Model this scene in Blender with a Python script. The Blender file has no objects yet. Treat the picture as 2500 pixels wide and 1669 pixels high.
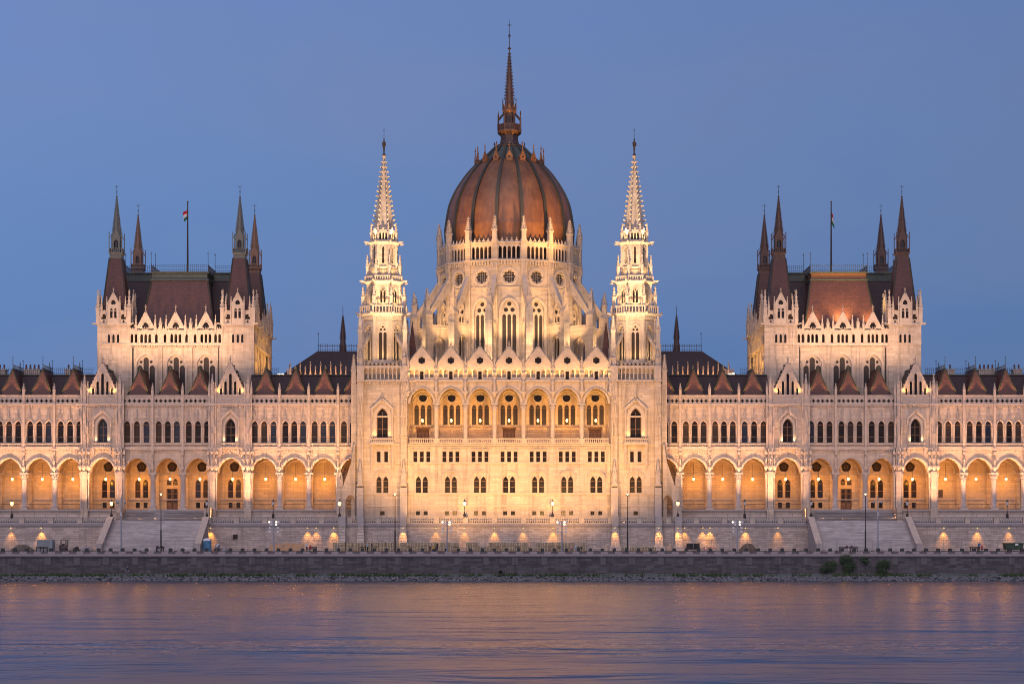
import bpy, math, random
from mathutils import Vector, Matrix
from mathutils.geometry import tessellate_polygon
random.seed(11)
PI = math.pi
SC = bpy.context.scene
COL = SC.collection

# ---------------------------------------------------------------- camera
CX, CY, CZ, F = 1.0, -400.0, 2.35, 4800.0       # F: focal length in pixels of a 2500 px wide frame
HX, HY = 1255.0, 1315.0                          # where the level optical axis meets the frame
def X(px, y): return CX + (px - HX) * (y - CY) / F
def Z(py, y): return CZ + (HY - py) * (y - CY) / F
cd = bpy.data.cameras.new('camera'); cam = bpy.data.objects.new('camera', cd); COL.objects.link(cam)
cam.location = (CX, CY, CZ); cam.rotation_euler = (math.radians(90), 0, 0)
cd.sensor_width = 36; cd.lens = F / 2500 * 36; cd.shift_x = (1250 - HX) / 2500; cd.shift_y = (HY - 834.5) / 2500
cd.clip_start = 1; cd.clip_end = 8000
SC.camera = cam
SC.view_settings.view_transform = 'Standard'; SC.view_settings.look = 'None'
SC.view_settings.exposure = 0; SC.view_settings.gamma = 1
SC.cycles.use_denoising = True; SC.cycles.denoising_input_passes = 'RGB_ALBEDO_NORMAL'; SC.cycles.denoising_prefilter = 'ACCURATE'; SC.cycles.pixel_filter_type = 'BLACKMAN_HARRIS'; SC.cycles.filter_width = 1.05
SC.cycles.max_bounces = 5; SC.cycles.diffuse_bounces = 3; SC.cycles.glossy_bounces = 2
SC.cycles.transmission_bounces = 2; SC.cycles.caustics_reflective = False; SC.cycles.caustics_refractive = False
SC.cycles.use_light_tree = True; SC.cycles.sample_clamp_indirect = 4

# ---------------------------------------------------------------- sky
W = bpy.data.worlds.new("World"); SC.world = W; W.use_nodes = True
nt = W.node_tree; N = nt.nodes; L = nt.links; N.clear()
out = N.new('ShaderNodeOutputWorld'); bg = N.new('ShaderNodeBackground'); L.new(bg.outputs[0], out.inputs[0])
sky = N.new('ShaderNodeTexSky'); sky.sky_type = 'NISHITA'; sky.sun_disc = False
sky.sun_elevation = math.radians(1.0); sky.sun_rotation = math.radians(188); sky.air_density = 1.0; sky.ozone_density = 2.5
tc = N.new('ShaderNodeTexCoord'); sep = N.new('ShaderNodeSeparateXYZ'); L.new(tc.outputs['Generated'], sep.inputs[0])
rmp = N.new('ShaderNodeValToRGB'); L.new(sep.outputs[2], rmp.inputs[0])
def lin(r, g, b):
    f = lambda c: (c / 12.92 if c <= .04045 else ((c + .055) / 1.055) ** 2.4)
    return (f(r / 255), f(g / 255), f(b / 255), 1)
cr = rmp.color_ramp
stops = [(0.0, lin(100, 136, 193)), (.06, lin(101, 138, 195)), (.13, lin(108, 145, 204)), (.2, lin(118, 149, 206)), (.27, lin(116, 148, 210)), (.6, lin(90, 118, 178)), (1, lin(70, 96, 150))]
cr.elements[0].position = stops[0][0]; cr.elements[0].color = stops[0][1]
cr.elements[1].position = 1; cr.elements[1].color = stops[-1][1]
for p, c in stops[1:-1]:
    e = cr.elements.new(p); e.color = c
# slow variation: thin high cloud, slightly mauve, and a darker right-hand side
mp = N.new('ShaderNodeMapping'); mp.inputs['Scale'].default_value = (3, 3, 9); L.new(tc.outputs['Generated'], mp.inputs[0])
nz = N.new('ShaderNodeTexNoise'); nz.inputs['Scale'].default_value = 1.6; nz.inputs['Detail'].default_value = 4; L.new(mp.outputs[0], nz.inputs['Vector'])
mr = N.new('ShaderNodeMapRange'); mr.inputs['From Min'].default_value = .42; mr.inputs['From Max'].default_value = .7; mr.inputs['To Max'].default_value = .4; L.new(nz.outputs['Fac'], mr.inputs['Value'])
mx = N.new('ShaderNodeMix'); mx.data_type = 'RGBA'; L.new(mr.outputs[0], mx.inputs[0]); L.new(rmp.outputs[0], mx.inputs[6]); mx.inputs[7].default_value = lin(136, 150, 196)
xr = N.new('ShaderNodeMapRange'); xr.inputs['From Min'].default_value = -.3; xr.inputs['From Max'].default_value = .3; xr.inputs['To Min'].default_value = 1.08; xr.inputs['To Max'].default_value = .84; L.new(sep.outputs[0], xr.inputs['Value'])
vm = N.new('ShaderNodeVectorMath'); vm.operation = 'SCALE'; L.new(mx.outputs[2], vm.inputs[0]); L.new(xr.outputs[0], vm.inputs['Scale'])
# the physical sky adds the afterglow of the sun that has just set behind the camera
sk = N.new('ShaderNodeVectorMath'); sk.operation = 'SCALE'; sk.inputs['Scale'].default_value = .012; L.new(sky.outputs[0], sk.inputs[0])
ad = N.new('ShaderNodeVectorMath'); ad.operation = 'ADD'; L.new(vm.outputs[0], ad.inputs[0]); L.new(sk.outputs[0], ad.inputs[1])
L.new(ad.outputs[0], bg.inputs[0]); bg.inputs[1].default_value = .78

# ---------------------------------------------------------------- afterglow sun (soft, low, behind the camera)
sd = bpy.data.lights.new('afterglow_sun', 'SUN'); so = bpy.data.objects.new('afterglow_sun', sd); COL.objects.link(so)
sd.energy = 1.85; sd.angle = math.radians(70); sd.color = (1, .76, .72)
so.rotation_euler = (math.radians(52), 0, math.radians(-8)); so.location = (0, -300, 80)

# ---------------------------------------------------------------- lamps
def aim(o, tgt):
    o.rotation_euler = (Vector(tgt) - o.location).to_track_quat('-Z', 'Y').to_euler()
WARM = (1, .60, .24); WARM2 = (1, .49, .14); GOLD = (1, .36, .025)
GAIN = 1.0
def spot(p, t, w, deg=90, col=WARM, blend=.9, r=.15):
    d = bpy.data.lights.new('floodlight', 'SPOT'); o = bpy.data.objects.new('floodlight', d); COL.objects.link(o)
    d.energy = w * GAIN; d.spot_size = math.radians(deg); d.spot_blend = blend; d.color = col; d.shadow_soft_size = r
    o.location = p; aim(o, t); return o
def bulb(p, w, col=WARM, r=.1):
    d = bpy.data.lights.new('bulb', 'POINT'); o = bpy.data.objects.new('bulb', d); COL.objects.link(o)
    d.energy = w; d.color = col; d.shadow_soft_size = r; o.location = p; return o
def strip(p, t, w, sx, sy=.3, col=WARM, spread=180):
    d = bpy.data.lights.new('strip_light', 'AREA'); o = bpy.data.objects.new('strip_light', d); COL.objects.link(o)
    d.shape = 'RECTANGLE'; d.spread = math.radians(spread); d.size = sx; d.size_y = sy; d.energy = w; d.color = col
    o.location = p; aim(o, t); return o

# ---------------------------------------------------------------- materials
def mat(name, col, rough=.8, metal=0, noise=0, nscale=1.0, col2=None, brick=None, emit=None, bump=0, spec=.5, stretch=(1, 1, 1), stain=0, fine=0):
    m = bpy.data.materials.new(name); m.use_nodes = True
    t = m.node_tree; n = t.nodes; l = t.links; b = n['Principled BSDF']
    b.inputs['Roughness'].default_value = rough; b.inputs['Metallic'].default_value = metal
    b.inputs['Specular IOR Level'].default_value = spec
    c1 = (*col, 1); b.inputs['Base Color'].default_value = c1
    if emit:
        b.inputs['Emission Color'].default_value = (*emit[0], 1); b.inputs['Emission Strength'].default_value = emit[1]
    if not (noise or brick): return m
    g = n.new('ShaderNodeNewGeometry'); mpn = n.new('ShaderNodeMapping'); mpn.inputs['Scale'].default_value = stretch
    l.new(g.outputs['Position'], mpn.inputs[0])
    src = None
    def blend(fac, a, bcol, mode='MIX'):
        q = n.new('ShaderNodeMix'); q.data_type = 'RGBA'; q.blend_type = mode
        if hasattr(fac, 'type'): l.new(fac, q.inputs[0])
        else: q.inputs[0].default_value = fac
        for i, v in ((6, a), (7, bcol)):
            if hasattr(v, 'type'): l.new(v, q.inputs[i])
            else: q.inputs[i].default_value = v
        return q.outputs[2]
    cur = c1
    height = None
    if brick:
        bw, bh, mort, mcol, dev = brick
        s = n.new('ShaderNodeSeparateXYZ'); l.new(g.outputs['Position'], s.inputs[0])
        a = n.new('ShaderNodeMath'); a.operation = 'MULTIPLY_ADD'; a.inputs[1].default_value = .77; l.new(s.outputs[1], a.inputs[0]); l.new(s.outputs[0], a.inputs[2])
        cb = n.new('ShaderNodeCombineXYZ'); l.new(a.outputs[0], cb.inputs[0]); l.new(s.outputs[2], cb.inputs[1])
        br = n.new('ShaderNodeTexBrick'); l.new(cb.outputs[0], br.inputs['Vector']); br.inputs['Scale'].default_value = 1; br.offset = .41; br.squash = 1.55; br.squash_frequency = 3
        br.inputs['Brick Width'].default_value = bw; br.inputs['Row Height'].default_value = bh; br.inputs['Mortar Size'].default_value = mort
        br.inputs['Mortar Smooth'].default_value = .3; br.inputs['Bias'].default_value = 0
        br.inputs['Color1'].default_value = (*[c * (1 - dev) for c in col], 1); br.inputs['Color2'].default_value = (*[min(1, c * (1 + dev)) for c in col], 1)
        br.inputs['Mortar'].default_value = (*mcol, 1)
        cur = br.outputs[0]; height = br.outputs['Fac']
    if noise:
        z = n.new('ShaderNodeTexNoise'); z.inputs['Scale'].default_value = nscale; z.inputs['Detail'].default_value = 5; z.inputs['Roughness'].default_value = .6
        l.new(mpn.outputs[0], z.inputs['Vector'])
        r = n.new('ShaderNodeMapRange'); r.inputs['From Min'].default_value = .35; r.inputs['From Max'].default_value = .68; r.inputs['To Max'].default_value = noise; l.new(z.outputs[0], r.inputs['Value'])
        cur = blend(r.outputs[0], cur, (*(col2 or [c * .5 for c in col]), 1))
    if stain:      # rain streaks: noise drawn out downwards
        m2 = n.new('ShaderNodeMapping'); m2.inputs['Scale'].default_value = (1.1, 1.1, .09); l.new(g.outputs['Position'], m2.inputs[0])
        z2 = n.new('ShaderNodeTexNoise'); z2.inputs['Scale'].default_value = 1.3; z2.inputs['Detail'].default_value = 4; l.new(m2.outputs[0], z2.inputs['Vector'])
        r2 = n.new('ShaderNodeMapRange'); r2.inputs['From Min'].default_value = .5; r2.inputs['From Max'].default_value = .75; r2.inputs['To Max'].default_value = stain; l.new(z2.outputs[0], r2.inputs['Value'])
        cur = blend(r2.outputs[0], cur, (*[c * .35 for c in col], 1))
    l.new(cur, b.inputs['Base Color'])
    if bump:
        bp = n.new('ShaderNodeBump'); bp.inputs['Strength'].default_value = bump; bp.inputs['Distance'].default_value = .05
        z3 = n.new('ShaderNodeTexNoise'); z3.inputs['Scale'].default_value = 3.0; z3.inputs['Detail'].default_value = 6; l.new(g.outputs['Position'], z3.inputs['Vector'])
        l.new(z3.outputs[0], bp.inputs['Height']); l.new(bp.outputs[0], b.inputs['Normal'])
    return m
ST = mat('pale_limestone', (.50, .43, .35), .85, noise=.5, nscale=.45, col2=(.36, .30, .26), brick=(1.7, .52, .022, (.30, .25, .21), .15), bump=.4, stain=.65)
ST2 = mat('carved_limestone', (.51, .44, .37), .85, noise=.55, nscale=1.3, col2=(.30, .27, .25), bump=.5)
OCH = mat('ochre_lamplit_limestone', (.50, .39, .25), .85, noise=.4, nscale=.6, col2=(.36, .27, .17), brick=(1.5, .5, .03, (.27, .2, .13), .14), bump=.4, stain=.3)  # stone colour warmed to deepen the lamps' orange glow
STG = mat('weathered_grey_stone', (.40, .37, .36), .9, noise=.4, nscale=.9, col2=(.26, .24, .24), bump=.4)
RUST = mat('rusticated_limestone', (.50, .44, .39), .9, noise=.35, nscale=.6, col2=(.34, .30, .27), brick=(2.2, .62, .05, (.20, .17, .15), .12), bump=.6, stain=.3)
RET = mat('retaining_wall_blocks', (.47, .40, .355), .92, noise=.5, nscale=.5, col2=(.27, .24, .23), brick=(1.15, .36, .028, (.19, .17, .165), .25), bump=.7, stain=.35)
QUAY = mat('dark_quay_stone', (.085, .082, .09), .9, noise=.6, nscale=.8, col2=(.07, .07, .08), brick=(1.35, .42, .03, (.055, .055, .062), .45), bump=.8, stain=.6)
QUAYP = mat('dark_quay_pier', (.12, .115, .12), .9, noise=.6, nscale=.9, col2=(.09, .09, .10), bump=.6, stain=.6)
SLIME = mat('algae_grey_footing', (.10, .125, .12), .8, noise=.6, nscale=1.1, col2=(.06, .075, .075), bump=.5, stain=.4)
COPING = mat('coping_granite', (.30, .27, .28), .8, noise=.4, nscale=1.5, bump=.3)
TILE = mat('red_brown_roof_tile', (.105, .036, .026), .6, noise=.5, nscale=2.2, col2=(.06, .025, .022), brick=(.5, .3, .03, (.05, .02, .018), .25), bump=.5)
TILEM = mat('maroon_roof_tile', (.072, .028, .028), .6, noise=.5, nscale=2.2, col2=(.045, .02, .022), brick=(.5, .3, .03, (.035, .016, .018), .25), bump=.5)
TILED = mat('dark_slate_roof', (.038, .024, .026), .65, noise=.5, nscale=1.5, col2=(.04, .03, .035), brick=(.5, .3, .03, (.03, .018, .018), .2), bump=.5)
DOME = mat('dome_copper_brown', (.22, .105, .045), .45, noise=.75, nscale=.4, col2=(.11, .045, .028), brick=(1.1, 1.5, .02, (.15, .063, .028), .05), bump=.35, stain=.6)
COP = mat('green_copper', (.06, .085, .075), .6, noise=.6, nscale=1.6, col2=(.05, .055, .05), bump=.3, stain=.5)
RIBM = mat('dark_rib_copper', (.040, .046, .038), .55, noise=.6, nscale=1.2, col2=(.05, .035, .025), bump=.3, stain=.3)
SPG = mat('weathered_spire_stone', (.13, .145, .135), .7, noise=.5, nscale=1.4, col2=(.12, .13, .125))
SPB = mat('brown_spire_metal', (.075, .042, .034), .6, noise=.5, nscale=1.4, col2=(.07, .045, .04))
GILD = mat('gilded_bronze', (.20, .095, .04), .6, metal=.2, noise=.5, nscale=2, col2=(.2, .09, .04))
BRONZE = mat('dark_bronze', (.07, .05, .035), .5, metal=.5, noise=.3)
IRON = mat('black_iron', (.02, .02, .022), .55)
IRONB = mat('blue_grey_iron', (.05, .07, .10), .5)
GALV = mat('galvanised_steel', (.35, .38, .42), .4, metal=.5, noise=.2, nscale=3)
GLASS = mat('window_glass', (.010, .009, .012),  .25, spec=.12, noise=.8, nscale=.9, col2=(.03, .024, .022))
GLASS2 = mat('window_glass_blind', (.03, .025, .025), .3, spec=.15, noise=.5, nscale=.7, col2=(.02, .018, .02))
GLASS3 = mat('window_glass_blue', (.012, .02, .04), .2, spec=.25, noise=.6, nscale=1.2, col2=(.03, .035, .05))
GLASS4 = mat('window_curtain', (.026, .015, .011), .7, noise=.5, nscale=1.5)
GLASSG = mat('leaded_glass', (.05, .044, .044), .5, spec=.15, noise=.5, nscale=3, col2=(.03, .028, .03))
WOOD = mat('brown_timber', (.13, .065, .03), .6, noise=.5, nscale=3)
WFR = mat('window_timber', (.16, .09, .05), .6, noise=.3, nscale=3)
VOID = mat('unlit_room', (.03, .022, .02), .9)
GLOBE = mat('lit_lamp_globe', (1, .8, .5), .5, emit=((1, .55, .18), 7))
GLOW = mat('lit_lantern_glass', (1, .8, .5), .5, emit=((1, .48, .14), 5))
GLOWW = mat('lit_floodlight_glass', (1, .9, .7), .5, emit=((1, .70, .36), 7))
DIM = mat('unlit_lantern_glass', (.45, .48, .52), .25, noise=.3, nscale=4)
GRND = mat('courtyard_ground', (.22, .20, .19), .9, noise=.4, nscale=.5)
ROAD = mat('quay_asphalt', (.075, .07, .072), .85, noise=.5, nscale=.6, bump=.3)
STEP = mat('grey_step_stone', (.42, .40, .40), .9, noise=.5, nscale=.6, col2=(.24, .225, .22), brick=(2.6, .17, .0, (.2, .19, .18), .22), bump=.4)

# ---------------------------------------------------------------- geometry kit
class MB:
    def __init__(s, M=None): s.v = []; s.f = []; s.m = []; s.mats = []; s.M = M or Matrix(); s.sm = []
    def add(s, vs, fs, m, smooth=False):
        if m not in s.mats: s.mats.append(m)
        k = s.mats.index(m); b = len(s.v)
        s.v += [s.M @ Vector(p) for p in vs]
        for f in fs: s.f.append([b + i for i in f]); s.m.append(k); s.sm.append(smooth)
    def box(s, x0, x1, y0, y1, z0, z1, m):
        v = [(x, y, z) for z in (z0, z1) for y in (y0, y1) for x in (x0, x1)]
        s.add(v, [(0, 2, 3, 1), (4, 5, 7, 6), (0, 1, 5, 4), (2, 6, 7, 3), (0, 4, 6, 2), (1, 3, 7, 5)], m)
    def bar(s, p, q, w, m, h=None):          # square bar between two points
        p = Vector(p); q = Vector(q); d = (q - p).normalized(); u = d.cross(Vector((0, 0, 1)))
        if u.length < 1e-3: u = Vector((1, 0, 0))
        u.normalize(); v = d.cross(u); u = u * w / 2; v = v * (h or w) / 2
        vs = [a + i * u + j * v for a in (p, q) for i, j in ((-1, -1), (1, -1), (1, 1), (-1, 1))]
        s.add(vs, [(3, 2, 1, 0), (4, 5, 6, 7)] + [(i, (i + 1) % 4, 4 + (i + 1) % 4, 4 + i) for i in range(4)], m)
    def plate(s, outer, holes, y0, y1, m):   # outline in x-z with holes, as thick as y1-y0
        loops = [[Vector((p[0], 0, p[1])) for p in lp] for lp in [outer] + list(holes)]
        tl = [[Vector((p.x, p.z, 0)) for p in lp] for lp in loops]
        tris = tessellate_polygon(tl); n = sum(map(len, loops)); fl = [p for lp in loops for p in lp]
        vs = [(p.x, y0, p.z) for p in fl] + [(p.x, y1, p.z) for p in fl]
        fs = [tuple(t) for t in tris] + [tuple(n + i for i in reversed(t)) for t in tris]
        b = 0
        for lp in loops:
            k = len(lp)
            fs += [(b + i, b + (i + 1) % k, n + b + (i + 1) % k, n + b + i) for i in range(k)]; b += k
        s.add(vs, fs, m)
    def lathe(s, cx, cy, prof, n, m, rot=0., smooth=False, cap=True):   # prof: (radius, z)
        vs = []; fs = []
        for r, z in prof:
            vs += [(cx + r * math.sin(rot + 2 * PI * i / n), cy - r * math.cos(rot + 2 * PI * i / n), z) for i in range(n)]
        for k in range(len(prof) - 1):
            fs += [(k * n + i, k * n + (i + 1) % n, (k + 1) * n + (i + 1) % n, (k + 1) * n + i) for i in range(n)]
        if cap: fs += [tuple(range(n))[::-1], tuple((len(prof) - 1) * n + i for i in range(n))]
        s.add(vs, fs, m, smooth)
    def oct(s, cx, cy, prof, m, n=8):         # prism with flats facing the river; prof: (half width across flats, z)
        s.lathe(cx, cy, [(a / math.cos(PI / n), z) for a, z in prof], n, m, rot=PI / n)
    def nub(s, x, y, z, r, m, h=None):
        h = h or r
        s.add([(x + r, y, z), (x, y + r, z), (x - r, y, z), (x, y - r, z), (x, y, z + h), (x, y, z - h)],
              [(0, 1, 4), (1, 2, 4), (2, 3, 4), (3, 0, 4), (1, 0, 5), (2, 1, 5), (3, 2, 5), (0, 3, 5)], m)
    def mesh(s, name, o=(0, 0, 0)):
        me = bpy.data.meshes.new(name); O = Vector(o)
        me.from_pydata([p - O for p in s.v], [], s.f)
        for m in s.mats: me.materials.append(m)
        me.polygons.foreach_set('material_index', s.m); me.polygons.foreach_set('use_smooth', s.sm)
        import bmesh
        b = bmesh.new(); b.from_mesh(me); bmesh.ops.recalc_face_normals(b, faces=b.faces); b.to_mesh(me); b.free()
        me.update(); return me

WO = {}                                       # world origin of every object built
def put(name, me, parent=None, loc=(0, 0, 0), rz=0, label=None, sc=None):
    o = bpy.data.objects.new(name, me); COL.objects.link(o); L0 = Vector(loc)
    WO[o.name] = L0
    if parent: o.parent = parent; o.location = L0 - WO[parent.name]
    else: o.location = L0
    if rz: o.rotation_euler = (0, 0, rz)
    if sc: o.scale = sc
    if label: o['label'] = label
    return o
def wput(name, mb, parent=None, label=None):  # a mesh built in world coordinates gets its origin at its own foot
    xs = [p.x for p in mb.v]; ys = [p.y for p in mb.v]; zs = [p.z for p in mb.v]
    o = ((min(xs) + max(xs)) / 2, (min(ys) + max(ys)) / 2, min(zs))
    return put(name, mb.mesh(name, o), parent, o, label=label)
def tag(o, label, cat=None, group=None, kind=None):
    if label: o['label'] = label
    if cat: o['category'] = cat
    if group: o['group'] = group
    if kind: o['kind'] = kind
    return o
def thing(name, label, cat, loc, group=None, rz=0):
    o = put(name, None, None, loc, rz); return tag(o, label, cat, group)
CACHE = {}
def cached(key, fn):                          # one mesh shared by all repeats; built round the origin
    if key not in CACHE:
        b = MB(); fn(b); CACHE[key] = b.mesh(key[0] if isinstance(key, tuple) else key)
    return CACHE[key]

def arc(cx, hw, zs, rise, n=7):               # pointed or round arch, left spring to right spring
    pts = []
    if rise >= hw:
        R = (hw * hw + rise * rise) / (2 * hw); a1 = math.acos(max(-1, (R - hw) / R))
        L_ = [(cx - hw + R - R * math.cos(a1 * i / n), zs + R * math.sin(a1 * i / n)) for i in range(n + 1)]
    else:
        L_ = [(cx - hw * math.cos(PI / 2 * i / n), zs + rise * math.sin(PI / 2 * i / n)) for i in range(n + 1)]
    return L_ + [(2 * cx - x, z) for x, z in reversed(L_[:-1])]
def win(cx, hw, zb, zs, rise, n=5): return [(cx - hw, zb)] + arc(cx, hw, zs, rise, n) + [(cx + hw, zb)]
def rect(x0, x1, z0, z1): return [(x0, z0), (x0, z1), (x1, z1), (x1, z0)]
def disc(cx, cz, r, n=14): return [(cx + r * math.cos(2 * PI * i / n), cz + r * math.sin(2 * PI * i / n)) for i in range(n)]
def foil(cx, cz, r, k, n=6, dep=.24, ph=PI / 2):
    return [(cx + r * (1 - dep + dep * abs(math.cos(k * t / 2))) * math.cos(t + ph), cz + r * (1 - dep + dep * abs(math.cos(k * t / 2))) * math.sin(t + ph)) for t in [2 * PI * i / (k * n) for i in range(k * n)]]
def cross(cx, cz, r, w):
    q = [(-w, -r), (-w, -w), (-r, -w), (-r, w), (-w, w), (-w, r), (w, r), (w, w), (r, w), (r, -w), (w, -w), (w, -r)]
    return [(cx + a, cz + b) for a, b in q]
def band(mb, cx, hw, t, zs, rise, zb, y0, y1, m, n=7):     # moulding round an arch, with legs to zb
    a = arc(cx, hw + t, zs, rise + t, n); b = arc(cx, hw, zs, rise, n)
    o = [(cx - hw - t, zb)] + a + [(cx + hw + t, zb), (cx + hw, zb)] + b[::-1] + [(cx - hw, zb)] if zb < zs - .01 else a + b[::-1]
    mb.plate(o, [], y0, y1, m)
def ring(mb, cx, cz, r0, r1, y0, y1, m, n=20): mb.plate(disc(cx, cz, r1, n), [disc(cx, cz, r0, n)], y0, y1, m)

def pinn(mb, x, y, z0, z1, w, m=None, rows=4):  # pinnacle: shaft, gablets, crocketed spirelet, finial
    m = m or ST2; h = z1 - z0; zs = z0 + h * .42
    mb.box(x - w / 2, x + w / 2, y - w / 2, y + w / 2, z0, zs, m)
    mb.box(x - w * .62, x + w * .62, y - w * .62, y + w * .62, zs, zs + .05 * h, m)
    mb.nub(x, y, zs + .12 * h, w * .62, m, .13 * h)
    zt = z0 + h * .93; mb.lathe(x, y, [(w * .6, zs + .05 * h), (w * .1, zt)], 4, m, rot=PI / 4)
    for k in range(rows):
        f = (k + .7) / (rows + .6); z = zs + .05 * h + (zt - zs) * f; r = w * .42 * (1 - f) + w * .12
        for a, b in ((1, 1), (1, -1), (-1, 1), (-1, -1)): mb.nub(x + a * r, y + b * r, z, w * .15, m)
    mb.nub(x, y, zt, w * .3, m, h * .07)
def pinnacle(parent, x, y, z0, z1, w, m=None, rows=4, name='pinnacle'):
    h = round(z1 - z0, 1); w = round(w, 2); m = m or ST2
    me = cached(('pinnacle', h, w, m.name, rows), lambda b: pinn(b, 0, 0, 0, h, w, m, rows))
    return put(name, me, parent, (x, y, z0))
def statue_mesh(b):
    b.lathe(0, 0, [(.30, 0), (.27, .2), (.21, 1.0), (.25, 1.35), (.22, 1.62), (.09, 1.72), (.13, 1.86), (.11, 2.0), (.02, 2.1)], 8, ST2, smooth=True)
    b.bar((-.24, -.05, 1.5), (-.2, -.26, 1.05), .14, ST2); b.bar((.24, -.05, 1.5), (.12, -.26, 1.2), .14, ST2)
    b.box(-.34, .34, -.34, .34, -.35, 0, ST2); b.lathe(0, 0, [(.1, -.9), (.34, -.36)], 8, ST2)
    pinn(b, 0, .05, 2.25, 3.35, .5, ST2, 2)
def statue(parent, x, y, z, k=1.): return put('statue', cached('statue', statue_mesh), parent, (x, y, z), sc=(k, k, k))
def balus(b, w, h, m=None, sp=.36, d=.3, r=.105):     # balustrade of width w round x=0, foot at z=0
    m = m or ST2
    b.box(-w / 2, w / 2, -d / 2, d / 2, h - .2, h, m); b.box(-w / 2, w / 2, -d / 2, d / 2, 0, .2, m)
    n = max(2, int(w / sp))
    for i in range(n):
        x = -w / 2 + (i + .5) * w / n
        b.lathe(x, 0, [(r * .7, .2), (r * 1.4, .2 + (h - .4) * .3), (r * .6, h - .4), (r, h - .2)], 5, m, cap=False)
def balustrade(parent, x, y, z, w, h, m=None, sp=.36, name='balustrade', rz=0):
    w = round(w, 1); h = round(h, 2); m = m or ST2
    return put(name, cached(('balustrade', w, h, sp, m.name), lambda b: balus(b, w, h, m, sp)), parent, (x, y, z), rz)
def crest(b, w, h, m=IRONB, sp=.42, t=.06):   # iron roof cresting
    b.box(-w / 2, w / 2, -t / 2, t / 2, h * .72, h * .72 + t, m); b.box(-w / 2, w / 2, -t / 2, t / 2, h * .2, h * .2 + t, m)
    n = max(2, round(w / sp))
    for i in range(n + 1):
        x = -w / 2 + i * w / n; b.box(x - t / 2, x + t / 2, -t / 2, t / 2, 0, h * .92, m)
        b.nub(x, 0, h * .95, t * 1.5, m, t * 2.2)
def finial(b, x, y, z, h, m=IRONB, k=1):
    b.lathe(x, y, [(.07 * k, z), (.03 * k, z + h)], 5, m)
    for f, r in ((.35, .15), (.62, .12), (.8, .09)): b.nub(x, y, z + h * f, r * k, m)
    b.box(x - .18 * k, x + .14 * k, y - .02, y + .02, z + h * .88, z + h * .93, m)
def window(parent, cx, zb, zs, rise, hw, y, M=None, mull=1, trans=(), m=None, fm=None, name='window', fr=.09, glow=0):
    m = m or random.choice((GLASS, GLASS, GLASS, GLASS2, GLASS3, GLASS4)); fm = fm or WFR; b = MB(M)
    b.plate(win(cx, hw, zb, zs, rise), [], y, y + .06, m)
    b.plate(win(cx, hw, zb, zs, rise), [win(cx, hw - fr, zb + fr, zs, max(.02, rise - fr))], y - .08, y - .003, fm)
    for i in range(mull):
        x = cx - hw + 2 * hw * (i + 1) / (mull + 1); b.box(x - fr * .5, x + fr * .5, y - .07, y - .004, zb + fr, zs + rise * .5, fm)
    for t in (zs,) + tuple(trans): b.box(cx - hw + fr, cx + hw - fr, y - .09, y - .005, t - .06, t + .06, fm)
    return wput(name, b, parent)
def traceried(parent, cx, zb, zs, rise, hw, y, M=None, kind=3, name='tracery_window', bars=True):   # stone tracery over leaded glass
    b = MB(M); iw = hw * 2; holes = []
    if kind == 3:
        lw = iw / 3 * .36
        for i in (-1, 0, 1): holes.append(win(cx + i * iw * .325, lw, zb + .15, zs - hw * .75, hw * .33, 4))
        r = hw * .29; holes += [disc(cx - hw * .42, zs + hw * .12, r, 12), disc(cx + hw * .42, zs + hw * .12, r, 12), disc(cx, zs + rise * .62, r, 12)]
    elif kind == 4:                           # tall middle lancet between two lower ones, two round lights
        lw = iw * .145; holes.append(win(cx, lw, zb + .15, zs + rise * .5, lw * 1.2, 4))
        for i in (-1, 1): holes.append(win(cx + i * iw * .335, lw, zb + .15, zs - hw * .25, lw * 1.2, 4)); holes.append(disc(cx + i * iw * .27, zs + rise * .36, hw * .16, 10))
    else:                                     # two lancets under three small lights
        lw = iw * .16
        for i in (-1, 1): holes.append(win(cx + i * iw * .24, lw, zb + .1, zs - hw * .5, lw * 1.4, 4)); holes.append(disc(cx + i * iw * .2, zs + hw * .12, hw * .15, 8))
        holes.append(disc(cx, zs + rise * .55, hw * .16, 8))
    b.plate(win(cx, hw, zb, zs, rise, 7), holes, y, y + .25, ST2)
    b.plate(win(cx, hw, zb, zs, rise, 7), [], y + .27, y + .33, GLASSG)
    if bars:
        k = int((zs - zb) / .9)
        for i in range(1, k): z = zb + (zs - zb) * i / k; b.box(cx - hw + .1, cx + hw - .1, y + .252, y + .268, z - .04, z + .04, IRON)
    return wput(name, b, parent)
def gablepl(b, cx, zb, za, hw, y0, y1, holes=(), m=None, crock=True, base=None, n=9, r=.24, cop=.26):   # gable with coping and crockets
    m = m or ST2; zb2 = base if base is not None else zb
    b.plate([(cx - hw, zb2), (cx - hw, zb), (cx, za), (cx + hw, zb), (cx + hw, zb2)], list(holes), y0, y1, m)
    for sgn in (-1, 1):
        b.bar((cx + sgn * hw, (y0 + y1) / 2, zb + .05), (cx, (y0 + y1) / 2, za + .08), y1 - y0 + .16, ST2, cop)
        if crock:
            for i in range(n):
                f = (i + .5) / n; b.nub(cx + sgn * (hw * (1 - f) + .12), (y0 + y1) / 2, zb + (za - zb) * f + .22, r, ST2)
    if crock:
        b.lathe(cx, (y0 + y1) / 2, [(.14, za), (.1, za + .7)], 5, ST2); b.nub(cx, (y0 + y1) / 2, za + .75, .3, ST2, .2); b.nub(cx, (y0 + y1) / 2, za + 1.15, .12, ST2, .3)
def dentil(b, x0, x1, y, z, m=None, sp=.55, h=.3, d=.3):
    n = max(1, round((x1 - x0) / sp)); m = m or ST2
    for i in range(n): x = x0 + (i + .5) * (x1 - x0) / n; b.box(x - sp * .27, x + sp * .27, y - d, y, z, z + h, m)

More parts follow.
